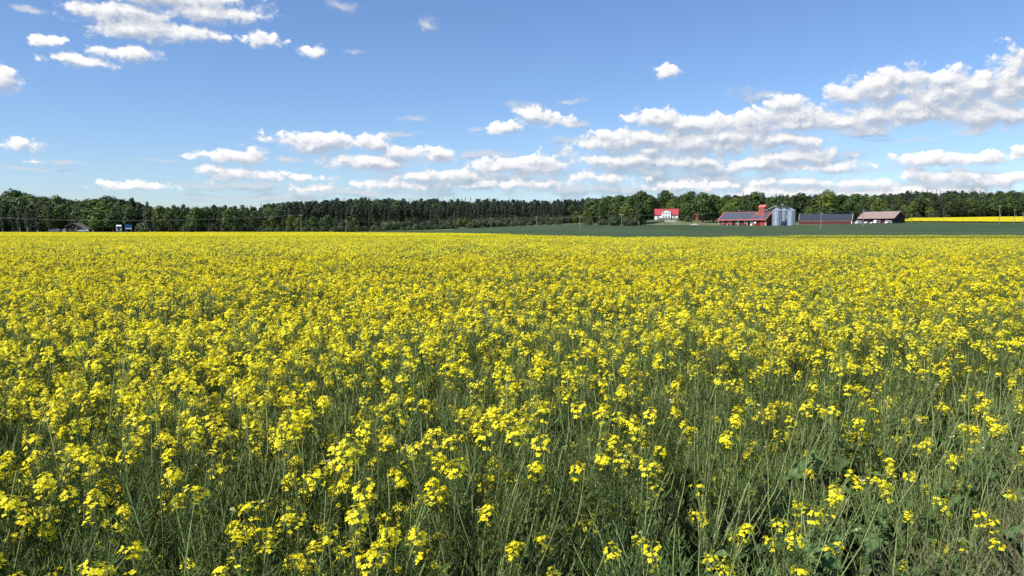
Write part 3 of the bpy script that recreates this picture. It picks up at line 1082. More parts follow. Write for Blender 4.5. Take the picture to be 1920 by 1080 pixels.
# (column, top row, distance, kind)
TREES = {
    'behind the brown cabin': [
        (8, 396, 392, 'birch'), (-8, 366, 425, 'oak'), (26, 390, 395, 'birch'), (30, 356, 430, 'oak'), (40, 398, 392, 'birch'), (54, 388, 390, 'birch'), (62, 365, 430, 'oak'), (88, 371, 425, 'oak'),
        (95, 395, 392, 'birch'), (111, 366, 425, 'round'), (134, 374, 430, 'spruce'), (148, 377, 432, 'spruce'), (163, 377, 420, 'oak'),
        (74, 378, 410, 'oak'), (124, 384, 410, 'oak')],
    'behind the white truck': [
        (180, 374, 405, 'oak'), (196, 378, 400, 'round'), (206, 368, 425, 'oak'), (227, 386, 395, 'birch'), (233, 374, 420, 'pine'), (252, 371, 415, 'pine'),
        (249, 388, 395, 'oak'), (264, 379, 400, 'birch'), (280, 378, 395, 'birch'), (303, 385, 395, 'round'), (292, 403, 388, 'birch'), (214, 396, 392, 'oak'), (178, 408, 384, 'round'), (272, 418, 382, 'bush'), (228, 430, 380, 'bush')],
    'in the row of bare stems': [
        (318, 388, 390, 'tall'), (329, 384, 395, 'tall'), (338, 392, 386, 'tall'), (347, 383, 396, 'tall'), (358, 386, 392, 'spruce'), (369, 388, 386, 'round'), (379, 390, 388, 'tall'), (391, 387, 390, 'tall'), (396, 386, 398, 'spruce'),
        (404, 384, 392, 'tall'), (416, 387, 388, 'tall'), (425, 384, 394, 'tall'), (436, 390, 386, 'oak'), (443, 386, 390, 'tall'), (457, 384, 394, 'tall'), (464, 388, 388, 'tall'), (475, 387, 390, 'tall'), (484, 394, 386, 'oak')],
    'in the left scrub': [
        (497, 412, 385, 'round'), (509, 408, 388, 'round'), (521, 400, 395, 'oak'), (533, 406, 392, 'birch'), (547, 403, 392, 'round'), (561, 408, 390, 'round'), (577, 404, 394, 'birch'), (590, 406, 392, 'oak'), (603, 408, 390, 'birch'),
        (616, 403, 396, 'oak'), (630, 407, 394, 'birch'), (643, 410, 392, 'spruce'), (493, 426, 375, 'bush'), (507, 425, 374, 'bush'), (524, 426, 374, 'bush'), (543, 427, 374, 'bush'), (560, 427, 374, 'bush'), (575, 425, 376, 'bush'),
        (592, 426, 376, 'bush'), (609, 425, 378, 'bush'), (628, 425, 378, 'bush'), (640, 423, 380, 'bush')],
    'before the dark pine wood': [
        (656, 424, 385, 'bush'), (672, 423, 388, 'bush'), (686, 424, 390, 'bush'), (693, 415, 395, 'spruce'), (703, 423, 392, 'bush'), (712, 427, 388, 'bush'), (722, 427, 390, 'bush'), (729, 417, 402, 'bush'), (742, 416, 405, 'bush'), (745, 423, 396, 'spruce'),
        (757, 426, 396, 'bush'), (768, 424, 398, 'bush'), (781, 421, 404, 'bush'), (794, 419, 408, 'bush'), (806, 422, 410, 'bush'), (817, 421, 412, 'bush'), (829, 420, 416, 'bush'), (841, 418, 420, 'bush'), (853, 420, 422, 'bush'),
        (861, 410, 432, 'round'), (873, 408, 434, 'round'), (884, 416, 428, 'bush'), (896, 412, 432, 'bush'), (908, 414, 432, 'bush'), (919, 415, 434, 'bush'), (934, 413, 436, 'bush'), (947, 417, 436, 'bush'), (962, 415, 438, 'bush'),
        (978, 414, 440, 'bush'), (995, 416, 440, 'bush'), (1012, 415, 442, 'bush'), (1030, 415, 442, 'bush'), (1046, 413, 442, 'bush'),
        (654, 396, 470, 'birch'), (665, 394, 470, 'round'), (770, 386, 500, 'birch'), (801, 385, 500, 'birch'), (816, 382, 505, 'round'), (857, 379, 510, 'birch'), (822, 400, 480, 'birch'), (906, 384, 505, 'birch')],
    'in clump left of white house': [
        (1066, 404, 446, 'birch'), (1080, 396, 446, 'round'), (1096, 398, 444, 'round'), (1108, 402, 430, 'birch'), (1112, 372, 470, 'oak'), (1124, 384, 436, 'birch'), (1138, 367, 465, 'oak'), (1143, 388, 425, 'birch'), (1160, 366, 455, 'oak'),
        (1174, 380, 430, 'round'), (1183, 368, 445, 'oak'), (1201, 358, 455, 'oak'), (1197, 377, 420, 'birch'), (1208, 382, 450, 'oak'), (1152, 406, 415, 'bush'), (1176, 408, 414, 'bush'), (1186, 411, 414, 'bush'),
        (1196, 406, 425, 'bush'), (1104, 412, 428, 'bush'), (1130, 411, 420, 'bush')],
    'around the white house': [
        (1232, 374, 545, 'oak'), (1246, 357, 560, 'oak'), (1258, 374, 530, 'round'), (1268, 378, 535, 'birch'), (1216, 366, 540, 'oak'), (1279, 366, 520, 'oak'), (1293, 359, 525, 'oak'), (1287, 380, 500, 'oak'),
        (1316, 361, 475, 'oak'), (1336, 368, 485, 'oak'), (1276, 408, 478, 'bush'), (1289, 406, 470, 'bush'), (1299, 402, 465, 'birch'), (1305, 366, 560, 'birch')],
    'behind the solar roofed barn': [
        (1352, 370, 480, 'round'), (1362, 382, 472, 'round'), (1376, 371, 490, 'round'), (1392, 366, 500, 'birch'), (1404, 380, 480, 'birch'), (1415, 359, 505, 'oak'), (1428, 361, 520, 'birch'), (1436, 376, 490, 'birch'), (1447, 371, 500, 'oak'),
        (1460, 364, 520, 'birch'), (1470, 376, 495, 'oak')],
    'behind the dark roofed barn': [
        (1484, 366, 510, 'birch'), (1498, 362, 515, 'oak'), (1512, 374, 495, 'birch'), (1516, 389, 480, 'round'), (1527, 370, 505, 'oak'), (1548, 357, 500, 'round'), (1572, 366, 515, 'oak'), (1590, 372, 500, 'oak'), (1536, 392, 480, 'bush')],
    'behind the brown roofed barn': [
        (1603, 364, 530, 'oak'), (1616, 372, 510, 'birch'), (1629, 368, 520, 'oak'), (1644, 371, 510, 'round'), (1660, 369, 520, 'birch'), (1668, 388, 495, 'bush'), (1684, 366, 540, 'tall'), (1692, 384, 520, 'round')],
    'behind the far yellow field': [
        (1708, 378, 625, 'round'), (1721, 368, 640, 'oak'), (1735, 371, 635, 'round'), (1741, 388, 620, 'round'), (1754, 374, 630, 'birch'), (1766, 390, 620, 'birch'), (1777, 378, 625, 'oak'), (1797, 377, 625, 'oak'), (1793, 366, 640, 'tall'),
        (1814, 371, 625, 'round'), (1829, 378, 625, 'oak'), (1841, 371, 622, 'birch'), (1858, 370, 630, 'oak'), (1872, 374, 625, 'birch'), (1887, 368, 630, 'oak'), (1901, 374, 622, 'birch'), (1917, 366, 620, 'oak'), (1936, 372, 620, 'oak'),
        (1719, 402, 608, 'bush'), (1745, 401, 608, 'bush'), (1772, 403, 608, 'bush')],
}
ORD = ['first', 'second', 'third', 'fourth', 'fifth', 'sixth', 'seventh', 'eighth', 'ninth', 'tenth', 'eleventh', 'twelfth', 'thirteenth', 'fourteenth', 'fifteenth',
       'sixteenth', 'seventeenth', 'eighteenth', 'nineteenth', 'twentieth', 'twenty first', 'twenty second', 'twenty third', 'twenty fourth', 'twenty fifth', 'twenty sixth',
       'twenty seventh', 'twenty eighth', 'twenty ninth', 'thirtieth']
SPECIAL = {
    (1316, 361): 'huge broad dark oak like tree between the white house and the solar barn',
    (1548, 357): 'tallest bright green round tree behind the long dark roofed barn',
    (1246, 357): 'tall dark crown rising straight above the roof of the white house',
    (30, 356): 'highest broad tree at the far left end of the wood',
    (303, 385): 'round crowned tree standing apart at the right end of the left wood',
    (178, 408): 'grey green domed tree close to the right side of the brown cabin',
    (54, 388): 'slim pointed pale birch in front of the dark wood, left of the cabin',
    (1201, 358): 'biggest leafy tree in the clump left of the white house',
    (816, 382): 'bright yellow green crown standing out against the dark pine wood',
}


def make_tree(px, top, Y, kind, where, label):
    x = (px - 960) / F * Y
    z = g1(x, Y)
    ztop = EYE + (430 - top) * Y / F
    s = max(ztop - z, 1.2) / 10.0
    crown, trunk = random.choice(tree_meshes[kind])
    r = empty(DESC[kind][0], (x, Y, z), rnd(0, 6.28), label, 'bush' if kind == 'bush' else 'tree', ('bushes ' if kind == 'bush' else 'trees ') + where)
    wx = 1.22 if kind in ('oak', 'round') else 1.0
    r.scale = (s * wx, s * wx, s)
    for nm, me in (('trunk', trunk), ('crown', crown)):
        o = bpy.data.objects.new(nm, me)
        COL.objects.link(o)
        o.parent = r
    return r


for where, lst in TREES.items():
    cnt = {}
    tot = {}
    for t in lst:
        tot[t[3]] = tot.get(t[3], 0) + ((t[0], t[1]) not in SPECIAL)
    for t in sorted(lst):
        px, top, Y, kind = t[:4]
        if (px, top) in SPECIAL:
            lab = SPECIAL[(px, top)]
        else:
            i = cnt.get(kind, 0)
            cnt[kind] = i + 1
            if tot[kind] == 1:
                lab = '%s %s' % (DESC[kind][1], where)
            else:
                lab = '%s %s from left %s' % (ORD[i], SHORT[kind], where)
        make_tree(px, top, Y, kind, where, lab)

# the wood behind: a closed mass of conifers and mixed trees
TOPX = [-400, -200, 0, 28, 50, 90, 130, 155, 180, 205, 235, 262, 290, 330, 375, 404, 430, 460, 490, 520, 560, 600, 640, 700, 760, 840, 900, 960, 1020, 1080, 1120, 1150, 1200, 1225, 1246, 1270, 1300, 1340, 1380, 1415, 1450,
        1500, 1548, 1580, 1620, 1660, 1700, 1760, 1800, 1850, 1920, 2100, 2500]
TOPY = [368, 366, 370, 362, 366, 371, 375, 378, 375, 373, 376, 380, 390, 390, 391, 389, 390, 390, 386, 383, 379, 376, 374, 373, 374, 375, 375, 377, 377, 375, 372, 371, 368, 372, 368, 370, 367, 368, 368, 367, 368,
        367, 366, 367, 366, 365, 360, 361, 360, 361, 359, 359, 359]
wpts, wsc, wix = [], [], []
WL = []
for k_ in ('pine', 'spruce', 'tall', 'oak', 'bush'):
    for me_ in wood_meshes[k_]:
        WL.append((k_, me_))
wcoll = proto_collection('wood_tree', [m_ for _, m_ in WL])
wi = {k_: [i for i, (kk, _) in enumerate(WL) if kk == k_] for k_ in ('pine', 'spruce', 'tall', 'oak', 'bush')}
for row, (dy, drop) in enumerate(((0, 14), (9, 9), (18, 5), (28, 2), (40, 0), (54, 0))):
    px = -420.0
    while px < 2450:
        if px < 300:
            Y = 405
        elif px < 500:
            Y = 402
        elif px < 620:
            Y = 402 + (px - 500) * .5
        elif px < 1060:
            Y = 470
        elif px < 1200:
            Y = 500
        elif px < 1680:
            Y = 565 if px < 1330 else 545
        else:
            Y = 632
        Y += dy * (1.5 if px > 520 else 1.0) + rnd(-4, 4)
        top = float(np.interp(px, TOPX, TOPY)) + drop + rnd(-3.2, 4.5)
        if 290 < px < 500 and row < 4:
            top += 10
        u = random.random()
        if px < 290:
            k_ = 'oak' if u < .6 else ('pine' if u < .8 else 'spruce')
        elif px < 500:
            k_ = 'pine' if u < .4 else ('tall' if u < .7 else 'spruce')
        elif px < 560:
            k_ = 'oak' if u < .5 else 'pine'
        elif px < 1100:
            k_ = 'pine' if u < .62 else ('spruce' if u < .97 else 'oak')
        elif px < 1680:
            k_ = 'oak' if u < .25 else ('tall' if u < .55 else ('pine' if u < .75 else 'spruce'))
        else:
            k_ = 'spruce' if u < .5 else ('pine' if u < .75 else 'tall')
        if k_ == 'spruce':
            top -= rnd(0, 3.5)
        x = (px - 960) / F * Y
        z = g1(x, Y)
        wpts.append((x, Y, z))
        wsc.append(max(6, EYE + (430 - top) * Y / F - z) / 10)
        wix.append(random.choice(wi[k_]))
        if row in (1, 3, 5) and not 1230 < px < 1700:
            wpts.append((x + rnd(-2, 2), Y - 4, z))
            wsc.append(rnd(.45, .8) if row > 1 else rnd(.35, .5))
            wix.append(random.choice(wi['bush']))
        px += rnd(6, 10) * (1.35 if k_ == 'oak' else 1) * (470 / Y)
scatter('far_wood', np.array(wpts), rng.uniform(0, 6.28, len(wpts)), np.array(wsc), np.array(wix), wcoll,
        rng.normal(0, .02, (len(wpts), 2)), label='dark closed wood of pines, spruces and leafy trees along the horizon', cat='wood')

# the second rape field, far right in front of the wood
q = []
for Y in np.arange(448, 602, 4.0):
    a = (1697 + (Y - 448) * -.02 - 960) / F * Y
    for x in np.arange(a, a + 420, 5.0):
        q.append((x, Y))
q = np.array(q)
scatter('rape_field_far', np.stack([q[:, 0], q[:, 1], gz(q[:, 0], q[:, 1])], 1), rng.integers(0, 4, len(q)) * math.pi / 2, np.full(len(q), 1.0),
        np.zeros(len(q), int), pv, label='second yellow rape field between the green field and the wood, far right', cat='crop')

# scrubby grass along the front edge of the crop
m_grass = material('verge_grass', (0.115, 0.135, 0.05), 0.7, transl=0.25, objvar=0.3, huevar=0.02)
m_straw = material('dry_grass', (0.21, 0.20, 0.10), 0.8, transl=0.2, objvar=0.25)
m_blade = material('cereal_blade', (0.12, 0.18, 0.075), 0.5, transl=0.25, objvar=0.2)


def grass_tuft(kind):
    mb = MB()
    n = 60 if kind != 2 else 9
    for i in range(n):
        a = rnd(0, 6.28)
        p0 = Vector((rnd(-.09, .09), rnd(-.09, .09), 0))
        L = rnd(.28, .60) if kind == 0 else (rnd(.45, .80) if kind == 1 else rnd(.6, .95))
        lean = rnd(.10, .45) if kind != 1 else rnd(.05, .28)
        d = Vector((math.cos(a) * lean - .12, math.sin(a) * lean, 1)).normalized()
        pts = [p0 + d * L * f + Vector((math.cos(a), math.sin(a), -.6)) * (L * .22 * f * f * f) for f in (0, .35, .7, 1)]
        w = {0: .0022, 1: .0013, 2: .0042}[kind]
        ribbon(mb, pts, w, 1 if kind == 1 and random.random() < .75 else (2 if kind == 2 else 0))
        if kind == 1 and random.random() < .75:
            for j in range(9):
                q0 = pts[-1] - d * (j * .013)
                ribbon(mb, [q0, q0 + (d + Vector((rnd(-.6, .6), rnd(-.6, .6), .2))).normalized() * .028], .0016, 1)
    return mb.mesh('grass_tuft', [m_grass, m_straw, m_blade])


gc = proto_collection('grass_source', [grass_tuft(0) for _ in range(3)] + [grass_tuft(1) for _ in range(4)] + [grass_tuft(2) for _ in range(2)])
gp, gi_, gs = [], [], []
for i in range(5200):
    x, y = rnd(-4, 9), rnd(-2.5, 8)
    d = y - edge_y(x)
    if d < .25 and d > -3.2 and not (abs(x) < .5 and y < .6 and y > -.5):
        gp.append((x, y, g1(x, y)))
        u = random.random()
        gi_.append(random.randint(3, 6) if u < .5 else (random.randint(0, 2) if u < .93 else random.randint(7, 8)))
        gs.append(rnd(.5, 1.0) * (.8 if d < -.6 else 1.0))
for i in range(100):                                  # tall feathery grass at the near right corner of the crop
    x = rnd(1.7, 3.6)
    gp.append((x, float(edge_y(x)) - rnd(.0, .85), 0.0))
    gi_.append(random.randint(3, 6) if random.random() < .85 else random.randint(7, 8))
    gs.append(rnd(.95, 1.3))
scatter('verge_grass', np.array(gp), rng.uniform(0, 6.28, len(gp)), np.array(gs), np.array(gi_), gc, rng.normal(0, .08, (len(gp), 2)),
        label='feathery dry grass on the verge at the edge of the crop', cat='grass')

# ------------------------------------------------------------------ farm buildings
m_redwall = material('red_boarding', (0.105, 0.024, 0.022), 0.8, var=0.18, scale=1.2)
m_redlite = material('red_sheet', (0.29, 0.080, 0.070), 0.6, var=0.08, scale=1.5)
m_redroof = material('red_roof_tiles', (0.37, 0.050, 0.058), 0.6, var=0.08, scale=2)
m_pinkroof = material('faded_roof', (0.25, 0.18, 0.165), 0.75, var=0.18, scale=.6)
m_trim = material('red_fascia', (0.45, 0.17, 0.15), 0.6)
m_white = material('white_paint', (0.80, 0.79, 0.76), 0.6, var=0.04, scale=2)
m_black = material('black_roof', (0.035, 0.042, 0.058), 0.5, var=0.15, scale=1)
m_dark = material('dark_opening', (0.012, 0.011, 0.010), 0.9)
m_glass = material('window_glass', (0.03, 0.04, 0.05), 0.12, spec=0.6)
m_brick = material('brick', (0.28, 0.08, 0.06), 0.9, var=0.2, scale=3)
m_panel = material('solar_cells', (0.062, 0.070, 0.092), 0.35, spec=0.6, var=0.15, scale=.8)
m_rail = material('panel_frame', (0.30, 0.33, 0.40), 0.4, metal=0.5)
m_galv = material('galvanised_steel', (0.50, 0.56, 0.62), 0.38, metal=0.65, var=0.10, scale=.8)
m_galvd = material('dull_steel', (0.34, 0.36, 0.38), 0.55, metal=0.5)
m_cream = material('pale_concrete', (0.52, 0.47, 0.38), 0.85, var=0.1, scale=1)
m_brownw = material('brown_boarding', (0.030, 0.020, 0.017), 0.8, var=0.2, scale=2)
m_darkred = material('dark_red_boarding', (0.10, 0.022, 0.018), 0.85, var=0.2, scale=1.5)
m_grey = material('grey_timber', (0.30, 0.28, 0.26), 0.85, var=0.15, scale=2)
m_wood = material('pole_timber', (0.25, 0.22, 0.18), 0.9, var=0.2, scale=3)
m_wire = material('wire', (0.35, 0.37, 0.38), 0.5, metal=0.4)
m_asph = material('asphalt', (0.12, 0.12, 0.12), 0.9, var=0.1, scale=1)
m_gravel = material('gravel', (0.36, 0.33, 0.28), 0.95, var=0.2, scale=1.2, bump=.5)
m_yard = material('yard_grass', (0.075, 0.105, 0.035), 0.95, scale=.12, col2=(0.17, 0.17, 0.09))
m_tyre = material('tyre', (0.02, 0.02, 0.02), 0.85)
m_carw = material('white_car_paint', (0.78, 0.78, 0.78), 0.25, spec=0.6)
m_carb = material('blue_grey_car_paint', (0.10, 0.13, 0.20), 0.25, spec=0.6)
m_lamp = material('lamp_glass', (0.6, 0.6, 0.58), 0.15, spec=0.7)
m_red = material('red_machine_paint', (0.40, 0.06, 0.04), 0.5, var=0.15, scale=2)
m_blue = material('blue_sign', (0.03, 0.13, 0.36), 0.4)

# yard around the farm and the track on the left
poly_sheet('farmyard', lambda c: float(np.interp(c, GUC, GUY)) - .4, lambda c: (float(np.interp(c, GUC, GUY)) + 2 + 120 * min(1, (c - 1222) / 70.0) ** .6) if c < 1690 else 447.0, 0.14, m_yard, list(np.arange(1225, 2420, 15)), rows=14)
poly_sheet('far_field_soil', lambda c: 446.5, lambda c: 604.0, 0.12, m_soil, list(np.arange(1696, 2500, 20)), rows=14)
poly_sheet('meadow', lambda c: 380.0, lambda c: 415.0, 0.17, m_meadow, list(np.arange(640, 860, 10)), rows=6)

rd = MB()
vs_, fs_ = [], []
xs_ = np.linspace(-420, -140, 60)
for x in xs_:
    for (Y, z) in ((336, -1.2), (340, .74), (340.6, .80), (347.4, .80), (348, .74), (352, -1.2)):
        vs_.append((x, Y, z - max(0, (x + 175) * .02)))
for i in range(59):
    for k in range(5):
        a = i * 6 + k
        fs_.append((a, a + 6, a + 7, a + 1))
rd.add(vs_, fs_)
tag(rd.build('road', m_asph), kind='structure')
mk = MB()
for i, x in enumerate(np.arange(-418, -150, 3.0)):
    zz = .804 - max(0, (x + 175) * .02)
    mk.add([(x, 340.9, zz), (x + 3, 340.9, zz), (x + 3, 341.05, zz), (x, 341.05, zz)], [(0, 1, 2, 3)])
tag(mk.build('road_marking', m_white), kind='structure')


def corner(px, Y, z=None):
    x = (px - 960) / F * Y
    return Vector((x, Y, g1(x, Y) if z is None else z))


def window(root, x, z, w, h, y=0.0, mullion=True, frame=m_white, side=-1):
    """window in the front wall (y is the wall face, looking towards -y)"""
    f = MB()
    t = .12
    f.box(x - w / 2 - t, x - w / 2, y - .06, y, z - t, z + h + t)
    f.box(x + w / 2, x + w / 2 + t, y - .06, y, z - t, z + h + t)
    f.box(x - w / 2, x + w / 2, y - .06, y, z + h, z + h + t)
    f.box(x - w / 2, x + w / 2, y - .06, y, z - t, z)
    if mullion:
        f.box(x - .04, x + .04, y - .055, y, z, z + h)
        f.box(x - w / 2, x - .04, y - .05, y, z + h * .55, z + h * .55 + .07)
        f.box(x + .04, x + w / 2, y - .05, y, z + h * .55, z + h * .55 + .07)
    o = f.build('window', frame, root)
    p = MB()
    p.box(x - w / 2 + .001, x + w / 2 - .001, y - .02, y - .003, z + .001, z + h - .001)
    p.build('pane', m_glass, o)
    return o


def gable_roof(root, L, Wd, he, hr, over, mat, name='roof', thick=.18, endover=.4, trim=None):
    """two slopes, ridge along x, with real thickness"""
    s = (hr - he) / (Wd / 2)
    r = MB()
    y0, z0 = -over, he - over * s
    y2, z2 = Wd + over, he - over * s
    prof = [(y0, z0), (Wd / 2, hr), (y2, z2), (y2, z2 + thick), (Wd / 2, hr + thick), (y0, z0 + thick)]
    x0, x1 = -endover, L + endover
    vs = [(x0, a, c) for a, c in prof] + [(x1, a, c) for a, c in prof]
    fs = [(0, 1, 4, 5), (1, 2, 3, 4), (6, 11, 10, 7), (7, 10, 9, 8), (0, 6, 7, 1), (1, 7, 8, 2), (5, 4, 10, 11), (4, 3, 9, 10), (0, 5, 11, 6), (2, 8, 9, 3)]
    r.add(vs, fs)
    o = r.build(name, mat, root)
    if trim:
        b_ = MB()
        b_.box(x0 - .02, x1 + .02, y0 - .07, y0 - .003, z0 - .12, z0 + thick + .03)
        for xa, xb in ((x0 - .08, x0 - .003), (x1 + .003, x1 + .08)):
            for ya, za, yb, zb in ((y0, z0, Wd / 2, hr), (Wd / 2, hr, y2, z2)):
                vs = [(xa, ya, za - .1), (xa, yb, zb - .1), (xa, yb, zb + thick + .06), (xa, ya, za + thick + .06)]
                vs += [(xb, p_[1], p_[2]) for p_ in vs]
                b_.add(vs, [(0, 1, 2, 3), (7, 6, 5, 4), (0, 4, 5, 1), (1, 5, 6, 2), (2, 6, 7, 3), (3, 7, 4, 0)])
        b_.box(x0, x1, Wd / 2 - .15, Wd / 2 + .15, hr + thick + .003, hr + thick + .09)
        b_.build('bargeboard', trim, root)
    return o


def body(root, L, Wd, he, hr, mat, name='wall', base=-1.5):
    w = MB()
    w.prism([(0, base), (Wd, base), (Wd, he - .02), (Wd / 2, hr - .02), (0, he - .02)], 0, L, axis='x')
    return w.build(name, mat, root)


# --- barn with solar roof
bA = empty('red_barn', (120.5, 437.0, 4.05), R(-47.7), 'long red wooden barn with solar panels on its roof, beside the silos', 'barn')
LA, WA = 29.9, 12.0
body(bA, LA, WA, 3.85, 7.7, m_redwall)
rf = gable_roof(bA, LA, WA, 3.85, 7.7, 1.1, m_redlite, trim=m_trim)
sA = (7.7 - 3.85) / 6
nrmA = Vector((0, -sA, 1)).normalized()
upA = Vector((0, 1, sA)).normalized()


def slope_pt(x, d):
    return Vector((x, -1.1, 3.85 - 1.1 * sA + .18)) + upA * (d + .25)


for (xa, xb, d0_, d1_) in ((.6, 21.0, .5, 7.6), (21.5, 26.2, .5, 4.4), (27.1, LA - .3, .5, 7.6)):
    pm, fm = MB(), MB()
    rows = max(1, round((d1_ - d0_) / 1.15))
    ncol = max(1, round((xb - xa) / 1.75))
    rh, cw = (d1_ - d0_) / rows, (xb - xa) / ncol
    for r_ in range(rows):
        for c_ in range(ncol):
            q0, q1 = slope_pt(xa + c_ * cw + .06, d0_ + r_ * rh + .06), slope_pt(xa + (c_ + 1) * cw - .06, d0_ + (r_ + 1) * rh - .10)
            a_, b2, c2_, d2_ = q0, Vector((q1.x, q0.y, q0.z)), q1, Vector((q0.x, q1.y, q1.z))
            top = [v_ + nrmA * .13 for v_ in (a_, b2, c2_, d2_)]
            bot = [v_ + nrmA * .095 for v_ in (a_, b2, c2_, d2_)]
            pm.add(top + bot, [(0, 1, 2, 3), (4, 5, 1, 0), (5, 6, 2, 1), (6, 7, 3, 2), (7, 4, 0, 3)])
    q0, q1 = slope_pt(xa, d0_), slope_pt(xb, d1_)
    fr_ = [q0, Vector((q1.x, q0.y, q0.z)), q1, Vector((q0.x, q1.y, q1.z))]
    fm.add([v_ + nrmA * .09 for v_ in fr_] + [v_ + nrmA * .04 for v_ in fr_], [(0, 1, 2, 3), (4, 5, 1, 0), (5, 6, 2, 1), (6, 7, 3, 2), (7, 4, 0, 3), (7, 6, 5, 4)])
    f_ = fm.build('solar_array', m_rail, bA)
    pm.build('solar_cell', m_panel, f_)
# corner boards, gable trim
cb = MB()
cb.box(-.05, .28, -.06, -.003, -1.4, 3.3)
cb.box(LA - .28, LA + .05, -.06, -.003, -1.4, 3.3)
cb.build('corner_board', m_white, bA)
for x in (2.9, 7.6, 12.2):
    window(bA, x, 1.35, 1.7, 1.1)
for x in (17.2, 21.6):
    window(bA, x, 1.5, 1.0, 1.0)
dr = MB()
dr.box(18.3, 18.5, -.08, -.003, 0, 2.6)
dr.box(20.5, 20.7, -.08, -.003, 0, 2.6)
dr.box(18.5, 20.5, -.08, -.003, 2.6, 2.8)
dfr = dr.build('door_frame', m_white, bA)
dd_ = MB()
dd_.box(18.52, 19.48, -.05, -.004, 0, 2.58)
dd_.box(19.52, 20.48, -.05, -.004, 0, 2.58)
dd_.build('door', m_dark, bA)
gd = MB()
gd.box(26.4, 29.2, -.07, -.003, 0, 2.9)
gd.build('sliding_door', material('worn_red_door', (0.36, 0.06, 0.045), 0.8, var=.15, scale=2), bA)
gv = MB()
gv.box(LA + .003, LA + .08, 3.0, 6.2, 0, 3.0)
gv.build('gable_door', m_darkred, bA)
# elevator tower on the roof
tw = MB()
tw.box(23.0, 26.5, 4.0, 7.0, 5.2, 10.5)
tw_o = tw.build('elevator_tower', m_redlite, bA)
tc_ = MB()
tc_.add([(22.7, 3.7, 10.35), (26.8, 3.7, 10.35), (26.8, 5.5, 11.7), (22.7, 5.5, 11.7), (26.8, 7.3, 10.35), (22.7, 7.3, 10.35),
         (22.7, 3.7, 10.2), (26.8, 3.7, 10.2), (26.8, 7.3, 10.2), (22.7, 7.3, 10.2)],
        [(0, 1, 2, 3), (3, 2, 4, 5), (1, 0, 6, 7), (4, 1, 7, 8), (1, 4, 2), (5, 4, 8, 9), (0, 5, 9, 6), (5, 0, 3), (6, 9, 8, 7)])
tc_.build('tower_roof', material('light_red_sheet', (0.52, 0.13, 0.10), 0.5), tw_o)
fl = MB()
fl.box(22.6, 26.9, 3.55, 3.98, 6.15, 6.75)
fl.build('flashing', m_redlite, tw_o)

# --- silos
for i, (px, Y, rr) in enumerate(((1454.5, 417, 2.55), (1467.6, 424.5, 2.45), (1480.2, 419, 2.5))):
    lab = ['leftmost galvanised grain silo, nearest to the red barn', 'middle galvanised grain silo, set back between its two neighbours', 'rightmost galvanised grain silo with a conical roof'][i]
    c = corner(px, Y)
    c.z = 4.15
    s = empty('grain_silo', c, 0, lab, 'silo', 'grain silos beside the barn')
    w = MB()
    prof = []
    z = -1.0
    while z < 8.15:
        prof += [(rr, z), (rr + .035, z + .12), (rr, z + .24)]
        z += .3
    prof.append((rr, 8.2))
    w.lathe(prof, n=36)
    wo = w.build('silo_wall', m_galv, s, smooth=True)
    st = MB()
    for k in range(18):
        t = 2 * math.pi * k / 18
        st.box(-.05, .05, -.04, .04, -1, 8.2)
        ca, sa = math.cos(t), math.sin(t)
        n8 = len(st.v) - 8
        for j in range(n8, n8 + 8):
            x_, y_, z_ = st.v[j]
            x_ += rr + .08
            st.v[j] = (x_ * ca - y_ * sa, x_ * sa + y_ * ca, z_)
    st.build('stiffener', m_galvd, wo)
    rf_ = MB()
    rf_.lathe([(rr + .16, 8.12), (rr + .16, 8.24), (.45, 9.5), (.42, 9.75), (0.001, 9.85)], n=24)
    ro_ = rf_.build('silo_roof', m_galv, s)
    rb = MB()
    for k in range(16):
        t = 2 * math.pi * k / 16
        rb.tube([(math.cos(t) * (rr + .1), math.sin(t) * (rr + .1), 8.32), (math.cos(t) * .5, math.sin(t) * .5, 9.55)], .035, n=4)
    rb.build('roof_rib', m_galvd, ro_)
    la = MB()
    for dx in (-.22, .22):
        la.tube([(dx, -rr - .25, -.5), (dx, -rr - .25, 8.3)], .035, n=4)
    z = 0
    while z < 8.2:
        la.tube([(-.22, -rr - .25, z), (.22, -rr - .25, z)], .025, n=4)
        z += .4
    la.build('ladder', m_galvd, s)
# conveyor and walkway over the silos
cv = empty('grain_conveyor', (140.6, 418.0, 0), 0, 'slanting grain conveyor tube from the barn tower up over the silos', 'conveyor')
p0_, p1_ = at(1434, 395.5, 419.5), at(1453.5, 386.5, 417.5)
k1 = MB()
k1.tube([p0_ - cv.location, p1_ - cv.location], .22, n=8)
k1.build('conveyor_tube', m_grey, cv)
k2 = MB()
k2.tube([p1_ - cv.location, at(1454.5, 391.5, 417) - cv.location], .12, n=6)
k2.tube([at(1444, 390.6, 418.4) - cv.location, at(1444.5, 400, 418.4) - cv.location], .09, n=5)
k2.build('spout', m_galvd, cv)
k3 = MB()
k3.box(-.7, .7, -.5, .5, -.4, .4)
k3.v = [tuple(Vector(v_) + (at(1453.8, 386.3, 417.5) - cv.location)) for v_ in k3.v]
k3.build('drive_head', m_galvd, cv)
wk = empty('silo_walkway', at(1467, 391.5, 417.5), 0, 'steel walkway with hand rails and spouts running across the silo tops', 'walkway')
m1, m2, m3 = MB(), MB(), MB()
m1.box(-3.6, 4.2, -.35, .35, -.06, .0)
m1.build('deck', m_galvd, wk)
for yy in (-.35, .35):
    m2.tube([(-3.6, yy, 1.0), (4.2, yy, 1.0)], .035, n=4)
    m2.tube([(-3.6, yy, .5), (4.2, yy, .5)], .03, n=4)
    for xx in np.linspace(-3.6, 4.2, 7):
        m2.tube([(xx, yy, 0), (xx, yy, 1.0)], .03, n=4)
m2.build('hand_rail', m_galvd, wk)
